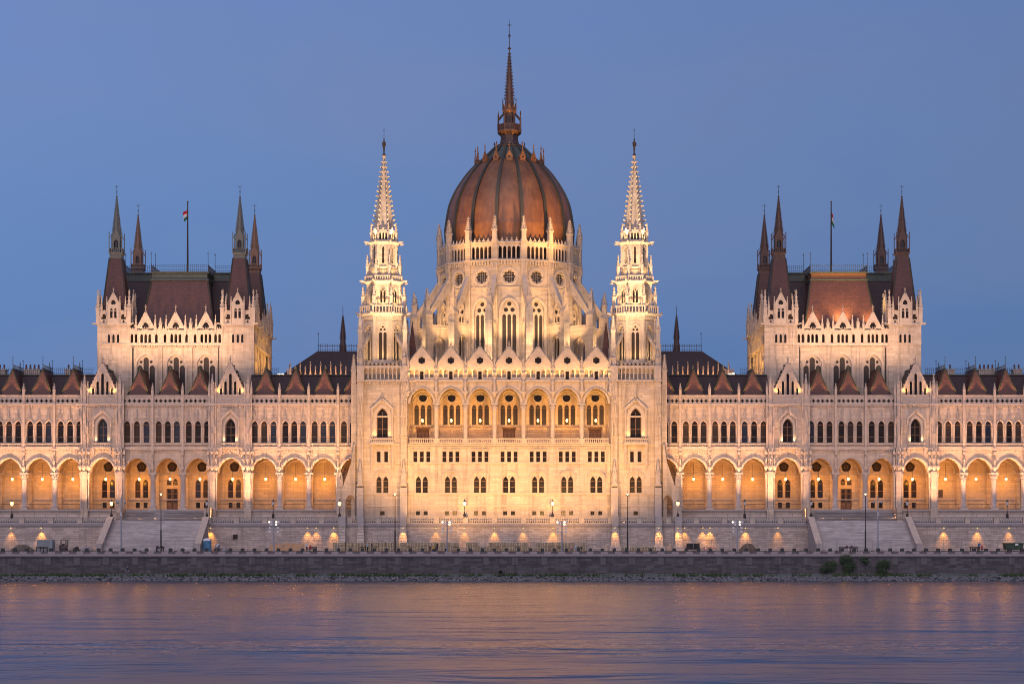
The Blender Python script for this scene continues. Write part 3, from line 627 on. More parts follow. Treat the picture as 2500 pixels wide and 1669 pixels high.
def hall(s):
    cx = s * 69.55; cy = 25.
    H = section('assembly_hall', cx, cy, 'tall hall with four steep corner towers and spires'); H['lvl'] = 1
    b = MB(); b.box(cx - 15.2, cx + 15.2, 11.4, 38.6, TER, Z(843, 10), ST); b.box(cx - 15.1, cx + 15.1, 11.5, 38.5, Z(843, 10), Z(820, 10), VOID); wput('hall_body', b, H)
    hall_face(H, Matrix.Translation((cx, 10.3, 0)), 3)
    hall_face(H, Matrix.Translation((cx - s * 15.9, 25, 0)) @ Matrix.Rotation(-s * PI / 2, 4, 'Z') @ Matrix.Diagonal((.9, 1, 1, 1)), 3)
    for i in (-1, 1):
        for j in (-1, 1): hall_tower(H, cx + i * 12.95, cy + j * 11.75, j < 0, s, (SPG if s < 0 else SPB) if j < 0 else (ST2 if s < 0 and 0 else SPB if s > 0 else mat_back))
    # roofs: wide ridge roof and the higher trapezoid pavilion roof in front of it
    z0 = Z(815, 12); zt = 59.2; r = MB()
    def fr(x0, x1, y0, y1, a0, a1, c0, c1, za, zb, m):
        r.add([(x0, y0, za), (x1, y0, za), (x1, y1, za), (x0, y1, za), (a0, c0, zb), (a1, c0, zb), (a1, c1, zb), (a0, c1, zb)], [(0, 3, 2, 1), (4, 5, 6, 7), (0, 1, 5, 4), (1, 2, 6, 5), (2, 3, 7, 6), (3, 0, 4, 7)], m)
    fr(cx - 15, cx + 15, 12.5, 37.5, cx - 12.7, cx + 12.7, 22, 28, z0, zt - 1.6, TILED)
    r.box(cx - 12.9, cx + 12.9, 21.8, 28.2, zt - 1.6, zt - 1.2, COP); r.box(cx - 12.6, cx + 12.6, 22.1, 27.9, zt - 1.2, zt, COP); r.box(cx - 12.9, cx + 12.9, 21.8, 28.2, zt, zt + .25, COP)
    wput('roof', r, H)
    r = MB(); zu = Z(685, 15)
    fr(cx - 7.9, cx + 7.9, 11.6, 38.4, cx - 5.9, cx + 5.9, 15, 35, z0 - .8, zu, TILE if s > 0 else TILEM)  # floodlit look put into the colour: paler tile right, darker copy left
    r.box(cx - 6.1, cx + 6.1, 14.8, 35.2, zu, zu + .3, COP); r.box(cx - 5.8, cx + 5.8, 15.1, 34.9, zu + .3, zu + 1.6, GILD if s > 0 else COP); r.box(cx - 6.15, cx + 6.15, 14.75, 35.25, zu + 1.6, zu + 1.9, COP)
    for q in (-1, 1): r.bar((cx + q * 7.9, 11.6, z0 - .8), (cx + q * 5.9, 15, zu), .3, RIBM)
    r.box(cx - 8.4, cx + 8.4, 11.5, 11.7, z0 + .75, z0 + .85, IRON)
    wput('pavilion_roof', r, H)
    for a, w_, y in ((cx, 12, 14.9), (cx - 9.6, 6.4, 22), (cx + 9.6, 6.4, 22)):
        zz = zu + 1.9 if y < 20 else zt + .25
        g = MB(); g.M = Matrix.Translation((a, y, zz)); crest(g, w_, 1.5)
        for q in (-1, 1): finial(g, q * w_ / 2, 0, 0, 4.2)
        wput('roof_cresting', g, H)
    for q in (-1, 1):
        g = MB(); g.M = Matrix.Translation((cx + q * 6, 25, zu + 1.9)) @ Matrix.Rotation(PI / 2, 4, 'Z'); crest(g, 20, 1.4); wput('roof_cresting', g, H)
        g = MB(); g.M = Matrix.Translation((cx + q * 12.8, 25, zt + .25)) @ Matrix.Rotation(PI / 2, 4, 'Z'); crest(g, 6, 1.5); finial(g, -3, 0, 0, 4.0); finial(g, 3, 0, 0, 3.8); wput('roof_cresting', g, H)
    # flagpole and flag: a thing of its own
    fx = cx; P = thing('flagpole', 'thin flagpole with a limp red white green flag, over the %s hall roof' % ('unlit left' if s < 0 else 'floodlit right'), 'flagpole', (fx, 25, zu + 1.9), 'flagpoles above the halls')
    g = MB(); zt = Z(494, 25); g.lathe(fx, 25, [(.22, zu + 1.9), (.12, zt)], 8, BRONZE); g.nub(fx, 25, zt + .1, .25, GILD); wput('pole', g, P)
    g = MB(); n = 7; x0 = .15
    if s < 0: za, h, wd, sg = Z(513, 25), 2.0, .95, -1
    else: za, h, wd, sg = Z(518, 25), 2.7, .6, 1
    for k, m in enumerate((mat('flag_red', (.45, .02, .03)), mat('flag_white', (.7, .7, .72)), mat('flag_green', (.02, .14, .06)))):
        vs = []
        for i in range(n + 1):
            for e in (0, 1):
                t = i / n; u = (k + e) / 3; yy = 25 + .22 * math.sin(t * 7 + u * 3)
                z = za - h * u - (t * h * .25 if s < 0 else t * h * .3); vs.append((fx + sg * (.14 + wd * t * (1 - .35 * u if s < 0 else .5 + .5 * u)), yy, z))
        m_ = len(vs); vs += [(x, y + .03, z) for x, y, z in vs]
        fs = [(2 * i, 2 * i + 1, 2 * i + 3, 2 * i + 2) for i in range(n)] + [(m_ + 2 * i, m_ + 2 * i + 2, m_ + 2 * i + 3, m_ + 2 * i + 1) for i in range(n)]
        g.add(vs, fs, m, True)
    wput('flag', g, P)
mat_back = mat('warm_spire_stone', (.21, .13, .09), .7, noise=.5, nscale=1.4)
for s in (-1, 1): hall(s)

# ---------------------------------------------------------------- river towers flanking the middle
def edge_pins(b, cx, cy, a, z0, z1, w, n=8, m=None, rows=3):
    r = a / math.cos(PI / n)
    for k in range(n): t = PI / n + 2 * PI * k / n; pinn(b, cx + r * math.sin(t), cy - r * math.cos(t), z0, z1, w, m or ST2, rows)
def opins(par, cx, cy, a, z0, z1, w):
    r = a / math.cos(PI / 8)
    for k in range(8): t = PI / 8 + PI * k / 4; pinnacle(par, cx + r * math.sin(t), cy - r * math.cos(t), z0, z1, w, rows=3)
def ring_rail(b, cx, cy, a, z, h, n=8, per=5, m=None):   # balustrade round an octagon, a = half width across flats
    sd_ = a * math.tan(PI / n)
    for q in range(n):
        b.M = Matrix.Translation((cx, cy, 0)) @ Matrix.Rotation(q * 2 * PI / n, 4, 'Z')
        b.box(-sd_, sd_, -a - .1, -a + .15, z + h - .22, z + h, m or ST2); b.box(-sd_, sd_, -a - .1, -a + .15, z, z + .15, m or ST2)
        for j in range(per): x = -sd_ + .25 + (j + .5) * (2 * sd_ - .5) / per; b.box(x - .09, x + .09, -a - .05, -a + .1, z + .15, z + h - .22, m or ST2)
        b.box(-sd_ - .16, -sd_ + .16, -a - .16, -a + .16, z, z + h + .05, m or ST2)
    b.M = Matrix()
def gargoyles(b, cx, cy, a, z, l=1.1, n=8):
    r = a / math.cos(PI / n)
    for k in range(n):
        t = PI / n + 2 * PI * k / n; u = Vector((math.sin(t), -math.cos(t), 0)); p = Vector((cx, cy, z)) + u * r
        b.bar(p, p + u * l + Vector((0, 0, .12)), .34, ST2); b.nub(*(p + u * l + Vector((0, 0, .2))), .26, ST2)
def river_tower(s):
    cx = s * 25.4; cy = -.9; T = section('river_tower', cx, cy, 'slender tiered octagonal tower with crocketed stone spire'); yf = -6.
    z = lambda py: Z(py, yf)
    b = MB(); b.box(cx - 5.0, cx + 5.0, -5.1, 4.4, TER - 1, z(929), VOID)
    b.box(cx - 5.01, cx - 4.9, -5.11, 4.41, TER - 1, z(929), ST); b.box(cx + 4.9, cx + 5.01, -5.11, 4.41, TER - 1, z(929), ST)
    # river face
    hs = [win(cx, 1.12, z(1068), z(1018), 1.85), rect(cx - 1.15, cx - .35, z(1129), z(1101)), rect(cx + .35, cx + 1.15, z(1129), z(1101)), rect(cx - .45, cx + .45, z(1257), z(1247))]
    hs += [win(cx + q, .52, z(1206), z(1174), 1.0) for q in (-.68, .68)]
    b.plate(rect(cx - 5.07, cx + 5.07, TER - 1, z(929)), hs, -5.9, -5.12, ST)
    b.box(cx - 4.9, cx + 4.9, -6.0, -5.903, z(1262), z(1237), RUST) if 0 else None
    for py, d in ((1236, .14), (1206, .2), (1131, .22), (1086, .25), (1018, .12)): b.box(cx - 4.2, cx + 4.2, -5.9 - d, -5.903, z(py), z(py) + .28, ST2)
    band(b, cx, 1.12, .75, z(1018), 1.85, z(1068), -6.05, -5.903, ST2)
    for q in (-1, 1):
        b.bar((cx + q * 2.3, -6.15, z(1000)), (cx, -6.15, z(974)), .45, ST2, .5); b.lathe(cx + q * 2.05, -6.2, [(.2, z(1068)), (.16, z(1020)), (.28, z(1018)), (.28, z(1000))], 7, ST2)
        for j in range(7): b.nub(cx + q * (2.2 - j * .32), -6.2, z(1000) + .45 + j * .3, .17, ST2)
        b.box(cx + q * 2.1 - .25, cx + q * 2.1 + .25, -6.75, -5.92, z(1131) - 1.2, z(1085), ST2) if 0 else b.lathe(cx + q * 2.1, -6.4, [(.1, z(1145)), (.28, z(1132)), (.22, z(1120)), (.3, z(1086))], 6, ST2)
    b.nub(cx, -6.15, z(966), .25, ST2, .7)
    b.box(cx - 2.4, cx + 2.4, -6.95, -5.92, z(1086), z(1081.5), ST2)
    band(b, cx, 1.35, .3, z(1166), 1.35, z(1206), -6.02, -5.903, ST2); band(b, cx, 1.65, .15, z(1166), 1.4, z(1168), -6.15, -5.903, STG)
    b.plate(rect(cx - 1.4, cx + 1.4, z(1131), z(1098)), [rect(cx - 1.15, cx - .35, z(1129), z(1101)), rect(cx + .35, cx + 1.15, z(1129), z(1101))], -6.0, -5.904, ST2)
    # corner buttresses
    for q in (-1, 1):
        x = cx + q * 4.35
        b.box(x - .62, x + .62, -6.7, -5.2, z(1190), z(929), ST); b.box(x - .68, x + .68, -7.7, -5.2, TER - 1, z(1190), STG); b.box(x - .76, x + .76, -7.8, -5.2, z(1208), z(1206), ST2)
        b.plate([(x - .75, z(1186)), (x, z(1170)), (x + .75, z(1186))], [], -7.8, -6.7, STG); pinn(b, x, -7.1, z(1186), z(1120), .85, STG, 6)
        for py in (1068, 1018): b.box(x - .7, x + .7, -6.8, -5.2, z(py), z(py) + .25, ST2)
        for dx in (-.35, .3): pinn(b, x + dx, -6.85, z(1064), z(1020), .3, ST2, 5); pinn(b, x + dx * .8, -6.85, z(1008), z(968), .28, ST2, 4)
        b.box(x - .7, x + .7, -6.8, -5.2, z(929), z(893), ST2); b.box(x - .78, x + .78, -6.9, -5.1, z(932), z(928), ST2)
        pinn(b, x, -6.0, z(893), z(850), .8, ST2, 5)
        b.box(x - .7, x + .7, 3.4, 4.8, z(929), z(893), ST2); pinn(b, x, 4.1, z(893), z(850), .8, ST2, 5)
    # outer turret strip and sloping buttress with a pointed passage, towards the wing
    xo = cx + s * 5.3; b.box(min(xo - s * .22, xo + s * 1.0), max(xo - s * .22, xo + s * 1.0), -5.4, 3, TER - 1, z(935), ST); b.plate
    for py in (952, 962, 972, 990, 1010): b.box(xo + s * .35 - .2, xo + s * .35 + .2, -5.5, -5.403, z(py), z(py - 4), STG)
    pinn(b, xo + s * .5, -4.9, z(935), z(862), .9, ST2, 6)
    w1 = lambda px: s * abs(X(px, -6) )
    o_ = [(w1(868), TER - 1), (w1(822), TER - 1), (w1(822), z(1188)), (w1(838), z(1187)), (w1(858), z(1128)), (w1(864), z(1085)), (w1(868), z(1085))]
    ac = (w1(845) + w1(866)) / 2; o_h = win(ac, .95, TER + .02, z(1225), 1.5)
    b.plate(o_, [o_h], -6.6, -5.0, ST)
    b.box(min(w1(868), w1(827)), max(w1(868), w1(827)), -4.9, -.8, TER, z(1215), ST) if 0 else None
    for q, py in ((826, 1150), (834, 1155)): pinn(b, w1(q), -6.0, z(1187), z(py), .5, ST2, 5)
    b.plate([(w1(822) - s * .15, z(1188)), (w1(829), z(1176)), (w1(837), z(1188))], [], -6.8, -6.603, ST2)
    # open gallery at the top of the square stage
    za, zb = z(927), z(896); aw = 3.68
    hs = [win(cx - aw + (j + .5) * 2 * aw / 9, .3, za + .05, zb - .5, .4, 3) for j in range(9)]
    b.plate(rect(cx - 3.7, cx + 3.7, za, zb + .4), hs, -5.9, -5.6, ST2); b.box(cx - 3.7, cx + 3.7, -6.2, -5.2, z(931), za, ST2); dentil(b, cx - 3.6, cx + 3.6, -5.903, z(931) - .45, sp=.45, h=.4, d=.25)
    b.box(cx - 3.5, cx + 3.5, -4.7, 3.4, za, zb + .3, ST)
    for j in range(10): b.nub(cx - aw + j * 2 * aw / 9, -5.75, zb + .7, .3, ST2, .45)
    for q in (-1, 1): b.box(cx + q * 4.9 - .15, cx + q * 4.9 + .15, -4.8, 3.6, za, zb + .4, ST2)
    b.box(cx - 5, cx + 5, -5.2, 4.4, z(929) - .3, z(929), STG)
    wput('tower_wall', b, T)
    window(T, cx, z(1068), z(1018), 1.85, 1.12, -5.35, m=GLASS, trans=(z(1047),), fr=.14)
    for q in (-.75, .75): window(T, cx + q, z(1129), z(1101) - .05, .05, .4, -5.35, mull=0, m=GLASS)
    for q in (-.68, .68): window(T, cx + q, z(1206), z(1174), 1.0, .52, -5.35, mull=0, m=GLASS, trans=(z(1188),))
    window(T, cx, z(1257), z(1247) - .05, .05, .45, -5.35, m=GLASS, fm=IRON)
    balustrade(T, cx, -6.75, z(1081.5), 4.6, .95)
    # octagonal stages
    y0 = -.9; Y = lambda py, a: Z(py, y0 - a)
    def tier(a, p0, p1, wins, name='octagon_stage'):
        g = MB(); g.oct(cx, y0, [(a - .5, Y(p0, a)), (a - .5, Y(p1, a))], VOID); sd_ = (a) * math.tan(PI / 8)
        zb_, zt_ = Y(p0, a), Y(p1, a)
        for q in range(8):
            g.M = Matrix.Translation((cx, y0, 0)) @ Matrix.Rotation(q * PI / 4, 4, 'Z')
            wins(g, a, sd_, zb_, zt_)
            g.box(-sd_ - .2, -sd_ + .25, -a - .12, -a + .3, zb_, zt_, ST2)
        g.M = Matrix(); return g
    def w1_(g, a, sd_, zb_, zt_):
        zw0, zw1 = Y(879, a), Y(812, a); h1 = win(0, 1.0, zw0, zw1, 1.7, 6)
        g.plate(rect(-sd_, sd_, zb_, zt_), [h1], -a, -a + .35, ST); band(g, 0, 1.0, .18, zw1, 1.7, zw0, -a - .1, -a - .003, ST2)
        hs_ = [win(j, .32, zw0 + .1, zw1 - .2, .4, 3) for j in (-.45, .45)] + [foil(j, zw1 + .7, .26, 3) for j in (-.36, .36)] + [foil(0, zw1 + 1.22, .24, 3)]
        g.plate(win(0, 1.0, zw0, zw1, 1.7, 6), hs_, -a + .35, -a + .5, ST2)
        g.box(-sd_, sd_, -a - .08, -a - .003, Y(785, a), Y(785, a) + .15, ST2)
    g = tier(4.05, 887, 763, w1_)
    g.oct(cx, y0, [(4.1, Y(772, 4)), (4.7, Y(765, 4)), (4.7, Y(763, 4)), (4.3, Y(762.9, 4))], ST2)
    for k in range(8):
        t = k * PI / 4
        for j in range(-3, 4): g.M = Matrix.Translation((cx, y0, 0)) @ Matrix.Rotation(t, 4, 'Z'); g.box(j * .5 - .14, j * .5 + .14, -4.4, -4.1, Y(778, 4), Y(770, 4), ST2)
    g.M = Matrix(); wput('octagon_stage', g, T)
    for i, j in ((1, 1), (1, -1), (-1, 1), (-1, -1)):   # free corner piers with flying struts
        g = MB()
        px_, py_ = cx + i * 4.5, y0 + j * 4.5
        g.box(px_ - .5, px_ + .5, py_ - .5, py_ + .5, z(893), Y(840, 4), ST2); pinn(g, px_, py_, Y(840, 4), Y(768, 4), .8, ST2, 8)
        for q in (-1, 1): pinn(g, px_ + q * .45, py_ - .5, z(893), Y(845, 4), .3, ST2, 5)
        g.bar((px_, py_, Y(858, 4)), (cx + i * 2.4, y0 + j * 2.4, Y(812, 4)), .5, ST2, .6)
        wput('flying_strut', g, T)
    g = MB(); ring_rail(g, cx, y0, 4.6, Y(763, 4.6), Z(744, -5.5) - Z(763, -5.5)); gargoyles(g, cx, y0, 4.4, Y(764, 4.4)); opins(T, cx, y0, 4.15, Y(744, 4.3), Y(694, 4.3), .6); wput('gallery', g, T)
    def w2(g, a, sd_, zb_, zt_):
        zw0, zw1 = Y(738, a), Y(711, a)
        g.plate(rect(-sd_, sd_, zb_, zt_), [win(0, .55, zw0, zw1, .95, 5)], -a, -a + .3, ST); band(g, 0, .55, .16, zw1, .95, zw0, -a - .1, -a - .003, ST2)
        g.box(-.1, .1, -a + .1, -a + .25, zw0, zw1, ST2); ring(g, 0, zw1 + .38, .2, .34, -a + .1, -a + .25, ST2, 10)
    g = tier(3.3, 763, 685, w2); g.oct(cx, y0, [(3.35, Y(692, 3.5)), (3.9, Y(686, 3.5)), (3.9, Y(684, 3.5)), (3.5, Y(683.9, 3.5))], ST2); wput('octagon_stage', g, T)
    g = MB(); ring_rail(g, cx, y0, 3.65, Y(683, 3.6), .95); gargoyles(g, cx, y0, 3.7, Y(685, 3.7), 1.0); opins(T, cx, y0, 3.3, Y(672, 3.3), Y(618, 3.3), .5)
    for k in range(8): g_ = g; g = MB(); t = PI / 8 + k * PI / 4; g.bar((cx + 3.4 * math.sin(t), y0 - 3.4 * math.cos(t), Y(650, 3)), (cx + 2.7 * math.sin(t), y0 - 2.7 * math.cos(t), Y(632, 3)), .25, ST2); wput('strut', g, T); g = g_
    for k in range(8): g_ = g; g = MB(); t = PI / 8 + k * PI / 4; g.bar((cx + 4.3 * math.sin(t), y0 - 4.3 * math.cos(t), Y(728, 3)), (cx + 3.5 * math.sin(t), y0 - 3.5 * math.cos(t), Y(708, 3)), .28, ST2); wput('strut', g, T); g = g_
    wput('gallery', g, T)
    def w3(g, a, sd_, zb_, zt_):
        zw0, zw1 = Y(642, a), Y(606, a)
        g.plate(rect(-sd_, sd_, zb_, zt_), [win(0, .22, zw0, zw1, .5, 4)], -a, -a + .3, ST); band(g, 0, .42, .14, zw1 - .2, .9, zw1 - .2, -a - .1, -a - .003, ST2, 4); g.box(-.7, .7, -a - .2, -a - .003, Y(655, a), Y(650, a), ST2)
    g = tier(2.6, 683, 591, w3); g.oct(cx, y0, [(2.65, Y(596, 2.6)), (3.15, Y(591, 2.6)), (3.15, Y(589, 2.6)), (2.7, Y(588.9, 2.6))], ST2); wput('octagon_stage', g, T)
    g = MB(); gargoyles(g, cx, y0, 2.95, Y(590, 3), .85)
    g.oct(cx, y0, [(1.8, Y(589, 2.6)), (1.8, Y(560, 2.6))], VOID)
    for q in range(8):
        g.M = Matrix.Translation((cx, y0, 0)) @ Matrix.Rotation(q * PI / 4, 4, 'Z'); sd_ = 2.5 * math.tan(PI / 8); za_, zb2 = Y(588, 2.5), Y(560, 2.5)
        g.plate(rect(-sd_, sd_, za_, zb2), [win(j * .6, .18, za_ + .3, zb2 - .9, .3, 3) for j in (-1, 0, 1)], -2.55, -2.4, ST2)
        g.nub(0, -2.5, zb2 + .3, .3, ST2, .5)
    g.M = Matrix(); opins(T, cx, y0, 2.5, za_, Y(541, 2.5), .5); wput('arcade_ring', g, T)
    sp = MB(); z0_, z1_ = Y(562, 2.3), Z(381, y0); n_ = 14
    sp.oct(cx, y0, [(2.2, z0_), (1.95, z0_ + .6), (.2, z1_ - .8), (.34, z1_ - .5), (.36, z1_)], ST)
    for k in range(8):
        an = k * PI / 4 + PI / 8
        for j in range(n_):
            f = (j + .3) / n_; zz = z0_ + .9 + (z1_ - z0_ - 1.6) * f; rr = (1.98 * (1 - f) + .2) / math.cos(PI / 8); u_ = (math.sin(an), -math.cos(an)); sp.bar((cx + rr * u_[0] * .8, y0 + rr * u_[1] * .8, zz - .1), (cx + (rr + .2) * u_[0], y0 + (rr + .2) * u_[1], zz + .08), .24, ST2, .16); sp.nub(cx + (rr + .2) * u_[0], y0 + (rr + .2) * u_[1], zz + .14, .2, ST2, .2)
    wput('spire', sp, T)
    g = MB(); zz = z1_; h = Z(338, y0) - zz; cyl = [(.38, 0), (.3, .1), (.14, .13), (.16, .3), (.2, .42), (.17, .5), (.3, .6), (.28, .78), (.1, .84), (.15, .9), (.14, .96), (.03, 1.0)]
    g.lathe(cx, y0, [(r, zz + h * f) for r, f in cyl], 8, BRONZE, smooth=True); g.bar((cx - .3, y0 - .1, zz + h * .76), (cx - .2, y0 - .4, zz + h * .5), .15, BRONZE); g.bar((cx + .3, y0 - .1, zz + h * .76), (cx + .34, y0 - .3, zz + h * .55), .15, BRONZE)
    g.lathe(cx, y0 + .1, [(.05, zz + h * .8), (.035, Z(313, y0))], 5, IRON); g.nub(cx, y0 + .1, Z(318, y0), .16, IRON); wput('statue_finial', g, T)
for s in (-1, 1): river_tower(s)

# ---------------------------------------------------------------- middle block with loggia and gables
M_ = section('middle_block', 0, 0, 'projecting middle front with seven loggia arches under small gables'); yf = -6.; z = lambda py: Z(py, yf)
AX = [5.83 * k for k in range(-3, 4)]; HW = 20.35
b = MB(); b.box(-HW, HW, -5.2, 22, TER - 1, z(1083) - .4, VOID); b.box(-HW, HW, -6.2, -.7, z(1083) - .4, z(1083), ST)
hs = []
for a in AX:
    hs += [rect(a + j - .4, a + j + .4, z(1129), z(1101)) for j in (-1.3, 0, 1.3)] + [win(a + j, .52, z(1206), z(1174), 1.0) for j in (-.68, .68)] + [rect(a + j - .4, a + j + .4, z(1257), z(1247)) for j in (-.78, .78)]
b.plate(rect(-HW, HW, TER - 1, z(1083) - .4), hs, -6, -5.3, ST)
for py, d in ((1236, .16), (1206, .2), (1131, .22), (1088, .3)): b.box(-HW, HW, -6 - d, -6.003, z(py), z(py) + .3, ST2)
dentil(b, -HW, HW, -6.003, z(1092) - .1, sp=.5, d=.25)
for a in AX:
    band(b, a, 1.4, .3, z(1166), 1.35, z(1206), -6.12, -6.003, ST2); band(b, a, 1.7, .17, z(1166), 1.4, z(1168), -6.3, -6.003, STG); b.nub(a, -6.05, z(1163), .2, ST2)
    b.plate(rect(a - 1.9, a + 1.9, z(1131) + .3, z(1097)), [rect(a + j - .4, a + j + .4, z(1129), z(1101)) for j in (-1.3, 0, 1.3)], -6.1, -6.004, ST2); b.box(a - 1.75, a + 1.75, -6.35, -6.003, z(1097), z(1095.5), STG)
# loggia front arches
zsp, zt = z(984), z(932)
for a in AX:
    a0 = arc(a, 2.3, zsp, 3.05, 9); b.plate([(a - 2.915, zsp), (a - 2.915, zt), (a + 2.915, zt), (a + 2.915, zsp)] + a0[::-1], [], -6, -5.2, ST)
    band(b, a, 2.3, .34, zsp, 3.05, zsp, -6.15, -6.003, ST2, 9); band(b, a, 2.64, .14, zsp, 3.05, zsp, -6.3, -6.003, STG, 9)
b.box(-HW, HW, -5.2, 22, zt - .9, z(896), ST); b.box(-HW, HW, -6.35, -5.2, zt, zt + .45, ST2)
b.box(-HW, -HW + .15, -5.2, 22, z(1083), zt - .9, ST); b.box(HW - .15, HW, -5.2, 22, z(1083), zt - .9, ST)
wput('wall', b, M_)
bw = MB(); hs = []
for i, a in enumerate(AX):
    hs += [win(a + j, .46, Z(1037, -1), Z(995, -1), .6) for j in (-1.28, 0, 1.28)] + [disc(a, Z(971, -1), .8, 16)]
    if i in (0, 3, 6): hs.append(rect(a - 1.25, a + 1.25, z(1083) + .02, Z(1047, -1)))
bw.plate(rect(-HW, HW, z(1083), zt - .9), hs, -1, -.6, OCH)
for a in AX:
    band(bw, a, 2.15, .25, Z(985, -1), 2.5, Z(985, -1), -1.25, -1.003, ST2, 9); bw.box(a - 2.5, a + 2.5, -1.2, -1.003, Z(1040, -1), Z(1038, -1), STG); ring(bw, a, Z(971, -1), .82, 1.05, -1.15, -1.003, ST2)
    band(bw, a, 1.95, .16, Z(990, -1), 2.2, Z(1037, -1), -1.15, -1.004, ST2, 9)
    for q in (-2.915, 2.915): bw.box(a + q - .35, a + q + .35, -1.5, -1.003, z(1083), Z(985, -1), ST) if q > 0 or a < -17 else None
bw.box(-HW, HW, -.55, 21, z(1083), zt - 1, VOID)
wput('loggia_back_wall', bw, M_)
for i, a in enumerate(AX):
    for j in (-1.3, 0, 1.3): window(M_, a + j, z(1129), z(1101) - .05, .05, .4, -5.5, mull=0, m=GLASS, trans=(z(1115),), fr=.06)
    for j in (-.68, .68): window(M_, a + j, z(1206), z(1174), 1.0, .52, -5.5, mull=0, m=GLASS, trans=(z(1188),), fr=.06)
    for j in (-.78, .78): window(M_, a + j, z(1257), z(1247) - .05, .05, .4, -5.6, m=GLASS, fm=IRON, name='basement_window')
    for j in (-1.28, 0, 1.28): window(M_, a + j, Z(1037, -1), Z(995, -1), .6, .46, -.75, mull=0, m=GLASSG, name='loggia_window', fr=.05)
    g = MB(); g.plate(disc(a, Z(971, -1), .8, 16), [], -.75, -.7, GLASS); wput('round_window', g, M_)
    if i in (0, 3, 6):
        g = MB(); zt2 = Z(1047, -1); g.box(a - 1.25, a + 1.25, -.8, -.7, z(1083) + .02, zt2, WOOD); g.box(a - 1.4, a + 1.4, -1.3, -1.003, zt2, zt2 + .3, WOOD)
        for q in (-.75, 0, .75): g.box(a + q - .25, a + q + .25, -.86, -.803, z(1083) + .4, zt2 - .7, WFR)
        wput('door', g, M_)
    balustrade(M_, a, -6.4, z(1083) + .0, 5.0, z(1069.5) - z(1083))
    g = MB(); za = z(848); zg0 = z(889); hs = [foil(a, z(879.5), .72, 6, dep=.16), rect(a - .34, a + .34, zt + .5, z(906))] + [win(a + j * 1.0, .36, zt + .9, z(907), .4, 4) for j in (-2, -1, 1, 2)]
    gablepl(g, a, zg0, za, 2.65, -6.1, -5.7, hs, base=zt + .45, n=9, r=.26); g.plate(rect(a - 2.6, a + 2.6, zt + .45, z(895)), [], -5.4, -5.3, ST); g.plate(disc(a, z(879.5), .8, 12), [], -5.69, -5.6, GLASS); g.plate(rect(a - .36, a + .36, zt + .5, z(906)), [], -5.6, -5.5, VOID)
    ring(g, a, z(879.5), .74, .92, -6.2, -6.103, ST2); g.add([(a - 2.6, -5.6, zg0 - .4), (a + 2.6, -5.6, zg0 - .4), (a, -5.6, za - .5), (a - 2.6, 3, zg0 - .4), (a + 2.6, 3, zg0 - .4), (a, 3, za - .5)], [(0, 1, 2), (3, 5, 4), (0, 2, 5, 3), (1, 4, 5, 2)], TILED)
    wput('gable', g, M_)
for k in range(8):
    x = -5.83 * 3.5 + 5.83 * k; x = max(-HW + .1, min(HW - .1, x))
    if 0 < k < 7:
        def lc(b):
            h = zsp - z(1083); b.box(-.62, .62, -.62, .62, 0, 1.1, ST2); b.lathe(0, 0, [(.6, 1.1), (.46, 1.4), (.43, h - 1.5), (.5, h - 1.4), (.46, h - 1.3), (.7, h - .3)], 12, ST2, smooth=True); b.box(-.72, .72, -.72, .72, h - .3, h, ST2)
            for q in range(8): b.nub(.58 * math.cos(q * PI / 4), .58 * math.sin(q * PI / 4), h - .7, .16, ST2)
        put('loggia_column', cached('loggia_column', lc), M_, (x, -5.6, z(1083)))
    statue(M_, x, -6.5, z(955), 1.35)
    pinnacle(M_, x, -6.3, zt + .45, z(868), .66)
for a in (-20.2, 20.2):       # little steep roofs beside the towers
    g = MB(); g.oct(a * .99, 6, [(1.1, 34), (1.05, Z(880, 6)), (.05, Z(785, 6))], TILE, 4); wput('turret_roof', g, M_)

